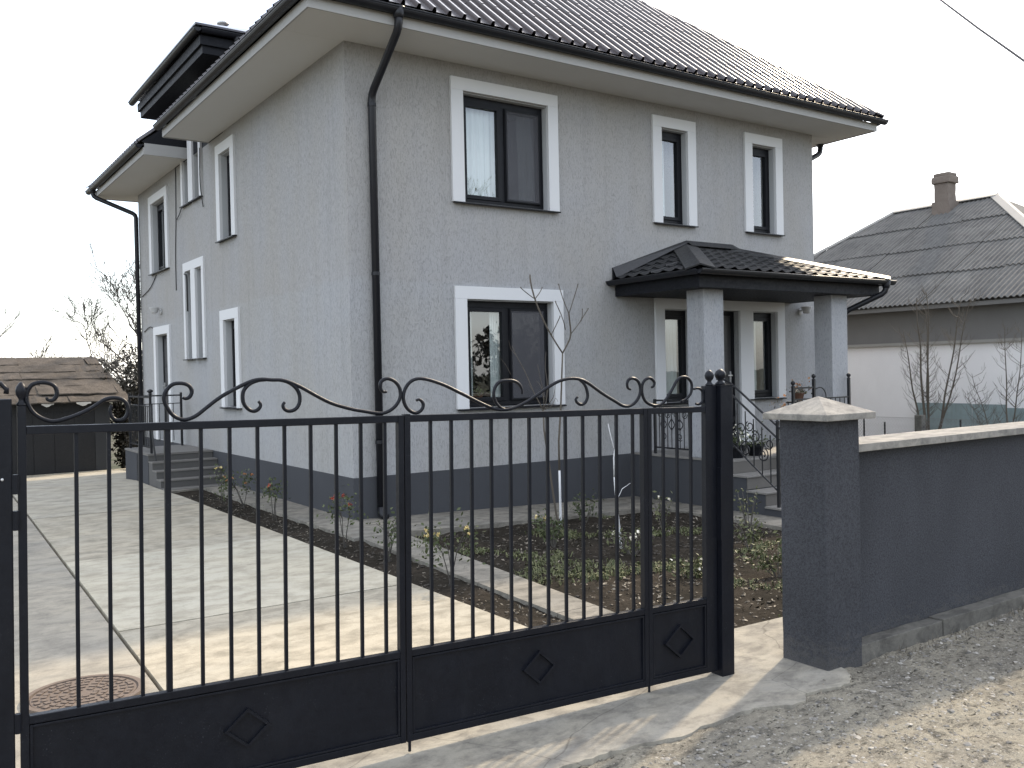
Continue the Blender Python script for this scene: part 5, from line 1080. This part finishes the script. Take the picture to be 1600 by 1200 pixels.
# bare multi-stem trees by the neighbour
def multi_tree(x, y, stems, label, seed):
    t = thing('bare_tree', label, 'tree', (x, y, -.2), group='bare trees by the neighbour wall'); rng = random.Random(seed); tr = MB(); cr = MB()
    for k, (dy, dx, h, r) in enumerate(stems):
        n = 7; pts = []; rs = []
        for i in range(n+1):
            q = i/n; pts.append(Vector((dx*q**.9+rng.gauss(0, .012), dy*q**.85*1.0+rng.gauss(0, .015), h*q))); rs.append(r*(1-.85*q)+.003)
        tr.tube(spline(pts, 2), [rs[min(n, i//2)]*.62 for i in range(2*n+1)], 6, cap=False)
        for j in range(26):
            q = rng.uniform(.25, 1.0); i = min(n-1, int(q*n)); p = pts[i].lerp(pts[i+1], q*n-i); sd_ = rng.choice((-1, 1)); L = rng.uniform(.15, .55)*(1.15-q*.5)
            e = p+Vector((rng.gauss(0, .10), sd_*L*.62, L*.8)); m_ = p.lerp(e, .5)+Vector((rng.gauss(0, .01), sd_*.03, -.01)); cr.tube([p, m_, e], [.006*(1.1-q*.5), .004, .002], 3, cap=False)
            for z in range(2):
                q2 = rng.uniform(.3, .9); p2 = p.lerp(e, q2); cr.tube([p2, p2+Vector((rng.gauss(0, .04), sd_*rng.uniform(-.02, .10), rng.uniform(.05, .16)))], [.003, .0015], 3, cap=False)
    tr.build('trunk', M['twig'], t, smooth=True, recalc=False); cr.build('crown', M['twig'], t, smooth=True, recalc=False); return t
multi_tree(11.2, -.45, [(.55, .1, 2.5, .035), (.16, -.1, 3.1, .045), (.06, .1, 3.2, .04), (-.02, -.05, 2.9, .035), (-.62, .05, 3.05, .035), (-.85, -.1, 3.0, .03)], 'bare multi stemmed tree fanning out in front of neighbour wall', 3)
multi_tree(11.2, -1.85, [(.05, .1, 2.5, .025), (-.35, -.1, 2.4, .022), (.60, 0, 1.7, .02), (.75, .1, 1.35, .014)], 'small thin bare tree in front of the teal fence', 5)
multi_tree(9.6, 1.1, [(.25, .1, 2.7, .02), (-.3, .1, 2.9, .02), (-.5, 0, 2.5, .02)], 'twiggy bare shrub behind the porch downpipe', 9)

# ------------------------------------------------------------------ garage and trees behind
ga = thing('garage', 'low dark garage with worn patched felt roof at the end of driveway', 'garage', (0, 0, 0))
gy = 12.6
MB().box(-6.5, -.32, gy+.12, 16.8, -.7, 1.22).build('wall', M['gwall'], ga); MB().box(-.62, -.30, gy, gy+.12, -.6, 1.22).build('jamb', M['gwall'], ga)
MB().box(-6.5, -.62, gy+.02, gy+.10, -.36, 1.22).build('door', M['garage'], ga)
for k in range(14): MB().box(-6.5+.42*k+.01, -6.5+.42*(k+1)-.01, gy+.005, gy+.019, -.34, 1.0).build('door_board', M['garage'], ga)
MB().box(-6.6, .1, gy-.22, gy-.02, -.6, -.345).build('threshold', M['drive'], ga)
groof = MB().box(-6.6, -.1, gy-.15, 17.0, 1.20, 1.25).build('roof', M['gwall'], ga)
rngg = random.Random(6); eav = gy-.35; zE, zR, yR = 1.22, 2.27, 15.4
for c in range(6):
    x = -6.9-.4*(c % 2)
    while x < .02:
        w = rngg.uniform(.9, 1.9); x1 = min(x+w, .10-.035*c if True else 0); 
        if x1-x < .1: break
        f0, f1 = c/6-.01, (c+1)/6+.03; jit = rngg.uniform(-.035, .03) if c else 0; b = MB(); n = 8
        P0 = [(x+(x1-x)*i/n, eav+(yR-eav)*(f0+jit)+rngg.uniform(-.05, .05), zE+(zR-zE)*f0+.035+rngg.uniform(-.008, .012)) for i in range(n+1)]; P1 = [(x+(x1-x)*i/n, eav+(yR-eav)*f1, zE+(zR-zE)*f1+.008) for i in range(n+1)]
        for i in range(n): b.q([P0[i], P0[i+1], P1[i+1], P1[i]]); b.q([P0[i], P0[i+1], (P0[i+1][0], P0[i+1][1], P0[i+1][2]-.025), (P0[i][0], P0[i][1], P0[i][2]-.025)])
        b.q([P0[n], P1[n], (P1[n][0], P1[n][1], P1[n][2]-.03), (P0[n][0], P0[n][1], P0[n][2]-.03)])
        b.build('felt_sheet', M['felt'], groof, recalc=False); x = x1+.004
b = MB(); b.q([(-6.9, yR, zR), (-.1, yR, zR), (-.1, 17.2, 1.5), (-6.9, 17.2, 1.5)]); b.q([(-.12, eav, zE), (-.12, yR, zR), (-.12, 17.2, 1.5), (-.12, 17.2, 1.2)]); b.build('back_slope', M['felt'], groof, recalc=False)
for x0, w in ((-1.75, .25), (-1.05, .3), (-2.6, .2)):
    b = MB(); n = 5
    for i in range(n): b.q([(x0+w*i/n, eav-.01, zE+.01), (x0+w*(i+1)/n, eav-.01, zE+.01), (x0+w*(i+1)/n, eav-.03, zE-.05-.03*math.sin(i*1.3)), (x0+w*i/n, eav-.03, zE-.05-.03*math.sin((i-1)*1.3))])
    b.build('torn_edge', M['felt_edge'], groof, recalc=False)
place_tree('bare_tree', 'slender bare tree rising behind the garage roof', 'tree', (-.9, 20, -.9), 12, 1.7, .07, 4, mat='bark_dark', group='bare trees behind the garage', spread=.75, min_r=.008)
place_tree('bare_tree', 'gnarled bare tree with dark limbs between garage and house', 'tree', (1.5, 18.2, -.9), 31, 2.2, .12, 5, mat='bark_dark', group='bare trees behind the garage', spread=.85, up=.22, gnarl=.22, min_r=.008, kids=(3, 5))
place_tree('bare_tree', 'thick twiggy bare tree close to the house rear corner', 'tree', (1.7, 16.2, -.9), 44, 2.9, .13, 5, mat='bark_dark', group='bare trees behind the garage', spread=.7, up=.3, gnarl=.18, min_r=.007, kids=(3, 5))
place_tree('bare_tree', 'low bushy bare tree behind the garage ridge', 'tree', (.4, 21.5, -.9), 57, 1.5, .08, 5, mat='bark_dark', group='bare trees behind the garage', spread=.9, up=.25, min_r=.008, kids=(3, 4))
place_tree('bare_tree', 'faint distant bare tree beyond the garage', 'tree', (-2.4, 27, -.9), 63, 2.4, .08, 4, mat='bark', group='bare trees behind the garage', spread=.7, min_r=.010)
place_tree('bare_tree', 'faint small bare tree beyond the middle of the garage roof', 'tree', (-.7, 30, -.9), 71, 1.7, .07, 4, mat='bark', group='bare trees behind the garage', spread=.7, min_r=.010)
def brush(seed, x, y, h, w, n, label, group='dark brush behind the house'):
    rng = random.Random(seed); t = thing('evergreen_brush', label, 'bush', (x, y, -.6), group=group); st = MB(); lf = MB()
    for k in range(26):
        a = rng.uniform(0, 6.28); e = Vector((math.cos(a)*w*rng.uniform(.2, 1), math.sin(a)*w*rng.uniform(.2, 1), h*rng.uniform(.5, 1))); st.tube([(e.x*.3, e.y*.3, 0), e*.55, e], [.02, .013, .005], 4, cap=False)
        for j in range(n//26): c = e*rng.uniform(.1, 1.02)+Vector((rng.gauss(0, .12), rng.gauss(0, .12), rng.gauss(0, .12)))*1.0; rand_quad(lf, c, rng.uniform(.03, .07)*(1.0 if w < 1 else 2.6), rng, .5)
    st.build('stems', M['bark_dark'], t, recalc=False); lf.build('foliage', M['brush'], t, recalc=False)
brush(1, .42, 14.2, 2.7, .50, 4200, 'dense dark brush between garage and house corner')
brush(2, .95, 15.8, 3.2, .55, 3600, 'tall dark brush behind the house corner')
brush(3, .3, 13.2, 1.6, .35, 900, 'low dark brush beside the garage wall')
# trees across the road (seen in the window reflections)
for k, (x, y, s, h) in enumerate(((9.5, -19, 81, 3.6), (5.0, -23, 82, 4.2), (13.5, -24, 83, 4.0))):
    place_tree('street_tree', ('bare street tree across the road, nearest to the boundary wall', 'bare street tree across the road opposite the gate pillar', 'bare street tree across the road, farthest along')[k], 'tree', (x, y, -.4), s, h, .16, 5, mat='bark_dark', group='street trees across the road', spread=.75, up=.35, min_r=.012, kids=(3, 5))

for k, (x, lab) in enumerate(((2.0, 'evergreen bush added for reflection, across the road opposite the driveway'), (5.2, 'evergreen bush added for reflection, across the road opposite the gate'), (8.4, 'evergreen bush added for reflection, across the road opposite the pillar'), (11.6, 'evergreen bush added for reflection, across the road opposite the boundary wall'), (14.8, 'evergreen bush added for reflection, across the road at the far end of the row'))):
    brush(20+k, x, -17.5-.6*(k % 2), 3.6+.5*(k % 3), 1.9, 2600, lab, 'hedge bushes added for window reflections')  # bushes added out of view to darken the lower window's reflection

# overhead line
A_, B_ = Vector((6.9, -3.294, 6.405)), Vector((4.997, -5.262, 4.714)); d_ = (B_-A_)
b = MB(); b.tube([A_-d_*3.0+Vector((0, 0, .25)), A_-d_*1.2+Vector((0, 0, .05)), A_, (A_+B_)/2+Vector((0, 0, -.01)), B_, B_+d_*1.2+Vector((0, 0, .05)), B_+d_*3+Vector((0, 0, .3))], .013, 6)
tag(b.build('overhead_cable', M['cable']), 'thin black overhead cable crossing the sky', 'cable')
